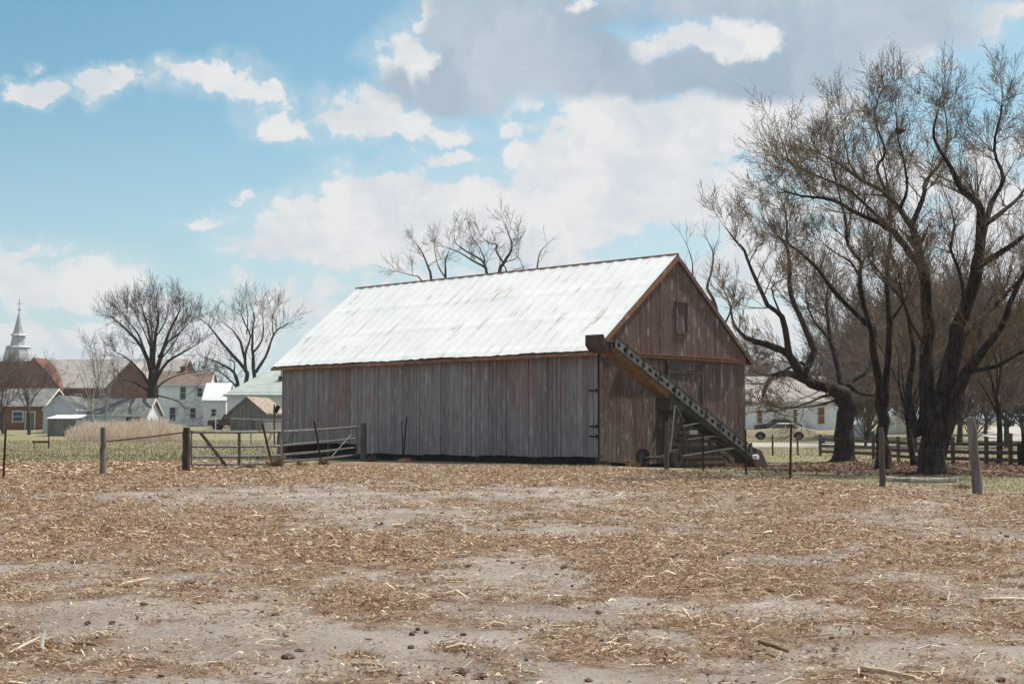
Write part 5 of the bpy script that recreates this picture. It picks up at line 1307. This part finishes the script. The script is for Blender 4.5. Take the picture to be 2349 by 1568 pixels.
TB = [(cz([(1870,1000),(1865,830),(1830,720),(1700,640),(1590,600)]), (0,-2), .38, .04, .6), (cz([(1850,830),(1740,730),(1660,690)]), (0,2), .16, .03, 1), (cz([(1832,720),(1835,640),(1780,620)]), (0,1), .13, .03, .7),
 (cz([(1925,1000),(1925,800),(1915,690),(1780,540),(1700,440),(1630,350),(1580,310)]), (0,-3), .38, .03, .7), (cz([(1920,620),(1880,480),(1820,390),(1740,330)]), (0,2), .22, .03, 1), (cz([(1925,700),(1925,560),(1960,440),(1900,300),(1890,240)]), (0,3), .22, .03, 1),
 (cz([(1990,1000),(1990,750),(1980,600),(1975,420),(1990,300),(1970,200)]), (0,1), .36, .03, .7), (cz([(2000,720),(2080,600),(2140,430),(2200,370),(2280,330)]), (0,-2), .24, .03, 1), (cz([(1985,560),(2050,470),(2060,330),(2050,230)]), (0,3), .16, .03, 1),
 (cz([(2140,430),(2130,300),(2150,230)]), (-1,2), .1, .03, 1), (cz([(1930,420),(1940,300),(1930,200)]), (2,0), .1, .03, 1)]
traced_tree('bare_tree', 'bare tree with three spreading stems behind the green roofed house', G(566, 186), 186, TB, dict(PL, rmin=.0125), 'bark', 'twig_far', seed=33, lvl=2, L1=2.6, l1=.85, group='bare trees at left')
bare('bare_tree', 'thin dark bare tree beside the low reddish building', 67, 134, 7.8, .7, 7, 41, rmin=.014, bole=.35, tr=.16, group='bare trees at left', twig_m='twig_red')
bare('birch_tree', 'pale stemmed birch in front of the long outbuilding', 214, 138, 9.4, .55, 5, 43, 'birch', 'birch', .009, 1, .3, .13, group='birches at left')
bare('birch_tree', 'second pale birch, right of the first before the church', 240, 141, 9.0, .6, 5, 44, 'birch', 'birch', .009, 1, .3, .12, group='birches at left')
bare('bare_tree', 'reddish bare tree at the far left edge before the low building', 8, 136, 7.5, .9, 9, 45, rmin=.016, twig_m='twig_red', tr=.16, group='bare trees at left')
bare('bare_tree', 'reddish twiggy tree in front of the church gable', 105, 215, 11.5, .9, 9, 47, rmin=.015, twig_m='twig_red', tr=.25, group='bare trees at left')
bare('bare_tree', 'reddish bare tree below the church steeple', 25, 210, 12, .9, 12, 48, rmin=.017, twig_m='twig_red', tr=.25, group='bare trees at left')
bare('bare_tree', 'thin bare tree rising over the church roof', 228, 225, 17, .45, 6, 49, rmin=.014, tr=.16, lvl=1, group='bare trees at left')
bare('bare_tree', 'bare bush-like tree between the church and the round crowned tree', 290, 200, 10.0, 1.0, 9, 50, rmin=.014, twig_m='twig_red', tr=.16, lvl=1, group='bare trees at left')
bare('bare_tree', 'small bare tree on the brown roof side of the farmhouse', 475, 185, 8.5, .9, 10, 51, rmin=.016, twig_m='twig_red', tr=.2, group='bare trees at left')
# right background trees, built once per kind then copied
GB = 'brown leafless trees behind the board fence'
protoA = bare('background_tree', 'brown leafless tree far behind the board fence, seen right of the old tree', 1990, 112, 9.5, 1.0, 12, 61, rmin=.013, twig_m='twig_red', tr=.16, group=GB, bole=.12, lvl=3)
protoB = bare('background_tree', 'brown leafless tree behind the gap of the forked trunk', 2085, 100, 11, .8, 10, 62, rmin=.012, twig_m='twig_red', tr=.15, group=GB, bole=.12, lvl=3)
def cpt(pr, label, px, Y, rz, sc): 
    c = copy_tree(pr); c.location = G(px, Y); c.rotation_euler = (0, 0, R(rz)); c.scale = (sc,)*3; c['label'] = label; return c
for i, (pr, px, Y, rz, sc, lb) in enumerate([
    (protoA, 2200, 104, 40, 1.4, 'brown leafless tree right of the forked trunk, behind the heavy grey post'),
    (protoB, 2310, 96, 80, 1.3, 'brown leafless tree near the right edge behind the thin tree'),
    (protoA, 2350, 118, 150, 1.25, 'tall brown leafless tree cut by the right edge'),
    (protoB, 2030, 125, 200, 1.6, 'brown leafless tree behind the slender two stemmed tree'),
    (protoA, 2140, 128, 260, 1.7, 'brown leafless tree hidden behind the forked trunk'),
    (protoB, 1950, 132, 300, 1.25, 'brown leafless tree behind the thick old trunk'),
    (protoA, 2260, 135, 10, 1.15, 'brown leafless tree by the far parking lot'),
    (protoB, 1755, 172, 20, .85, 'leafless tree behind the left corner of the white house'),
    (protoA, 1725, 180, 90, .95, 'hazy leafless tree nearest the right barn corner'),
    (protoA, 1880, 176, 120, .9, 'leafless tree above the roof of the white house'),
    (protoB, 2100, 84, 240, .72, 'low leafless tree close behind the board fence'),
    (protoA, 2230, 82, 310, .70, 'low leafless tree right of the forked trunk close behind the fence'),
    (protoA, 1985, 92, 75, .62, 'low leafless tree between the old trunk and the slender tree')]):
    cpt(pr, lb, px, Y, rz, sc)
bare('thin_tree', 'thin bare tree standing at the board fence near the right edge', 2288, 54.5, 7.5, .8, 7, 71, 'bark', 'twig', .009, 2, .35, .11, lean=.3)
bare('thin_tree', 'thin bare tree leaning at the fence left of the forked trunk', 2098, 56, 6.5, .6, 6, 72, 'bark', 'twig', .009, 2, .35, .12, lean=-.6)
# evergreen
ev = thing('evergreen_bush', 'dark green evergreen far off at the right edge', 'bush', G(2322, 190))
mb = MB(); rr = random.Random(4); base = G(2322, 190)
mb.tube([base, base+Vector((0, 0, 2))], .15, 6); mb.build('trunk', MT['bark_far'], ev)
k = 2600; a = nr.normal(0, 1, (k, 3)); a /= np.linalg.norm(a, axis=1, keepdims=True); rad = nr.uniform(.5, 1, (k, 1))**.5; C = a*rad*np.array([2.6, 2.2, 1.8])+np.array([0, 0, 2.3])
d1 = nr.normal(0, .16, (k, 3)); d2 = nr.normal(0, .1, (k, 3)); o = quadmesh('crown', np.stack([C-d1, C-d2, C+d1, C+d2], 1), 0, MT['evergreen']); o.parent = ev
# nest
P = S(2064, 300, 42.2); mb = MB(); lump(mb, P, .17, 1., 5)
for i in range(26):
    a_ = Vector((rng.gauss(0, .12), rng.gauss(0, .12), rng.gauss(0, .06))); mb.path([tuple(P+a_), tuple(P+a_+Vector((rng.gauss(0, .1), rng.gauss(0, .1), rng.gauss(0, .04))))], [.006, .004])
mb.build('bird_nest', MT['dark_wood'], label='dark bird nest high in the largest tree', cat='nest')

# ------------------------------------------------------------------ weeds at posts and along the barn base
def weed(label, px, Y, h, n, seed, group='dry weeds along the gates and barn', mat='leaf_dry'):
    rr = random.Random(seed); b = G(px, Y); mb = MB()
    for i in range(n):
        a = rr.uniform(0, 6.28); d = Vector((math.cos(a)*rr.uniform(.2, .9), math.sin(a)*.6, rr.uniform(.5, 1))).normalized(); L = h*rr.uniform(.4, 1)
        p = b+Vector((rr.gauss(0, .1), rr.gauss(0, .1), 0)); q = p+d*L*.5; e = q+(d+Vector((rr.gauss(0, .5), 0, rr.gauss(0, .2))))*L*.45
        mb.path([tuple(p), tuple(q), tuple(e)], [.008, .007, .005])
    mb.build('dry_weed', MT[mat], label=label, cat='weed', group=group)
weed('bushy brown weed at the foot of the post between the gates', 634, 48.4, .5, 170, 1)
weed('brown weed under the middle of the braced gate', 570, 46.4, .26, 110, 2)
weed('brown weed at the foot of the leaning post before the barn', 742, 51.2, .38, 120, 3)
weed('sparse weed under the gate panel before the barn', 690, 50.6, .3, 80, 4)
weed('low weed by the post at the right end of the gates', 852, 58.5, .32, 80, 5)
weed('dark weed at the foot of the two steel rods', 928, 55.9, .3, 70, 6)
weed('low weed at the near corner of the barn', 1385, 51.8, .3, 90, 7)
weed('low weed beside the conveyor wheel', 1455, 51.5, .3, 90, 8)
weed('brown weed tangle at the conveyor foot', 1690, 55.0, .42, 130, 9)
weed('dead weed left of the heavy grey fence post', 2205, 31, .16, 60, 10)

# ------------------------------------------------------------------ air
m = bpy.data.materials.new('haze_mat'); m.use_nodes = True; nt = m.node_tree; nt.nodes.clear()
vo = nt.nodes.new('ShaderNodeVolumePrincipled'); vo.inputs['Color'].default_value = (.87, .92, .97, 1); vo.inputs['Density'].default_value = .00022; vo.inputs['Anisotropy'].default_value = .2
ou = nt.nodes.new('ShaderNodeOutputMaterial'); nt.links.new(vo.outputs[0], ou.inputs['Volume'])
mb = MB(); mb.box((0, 1100, 47), (5200, 2640, 96)); mb.build('haze', m, kind='stuff')
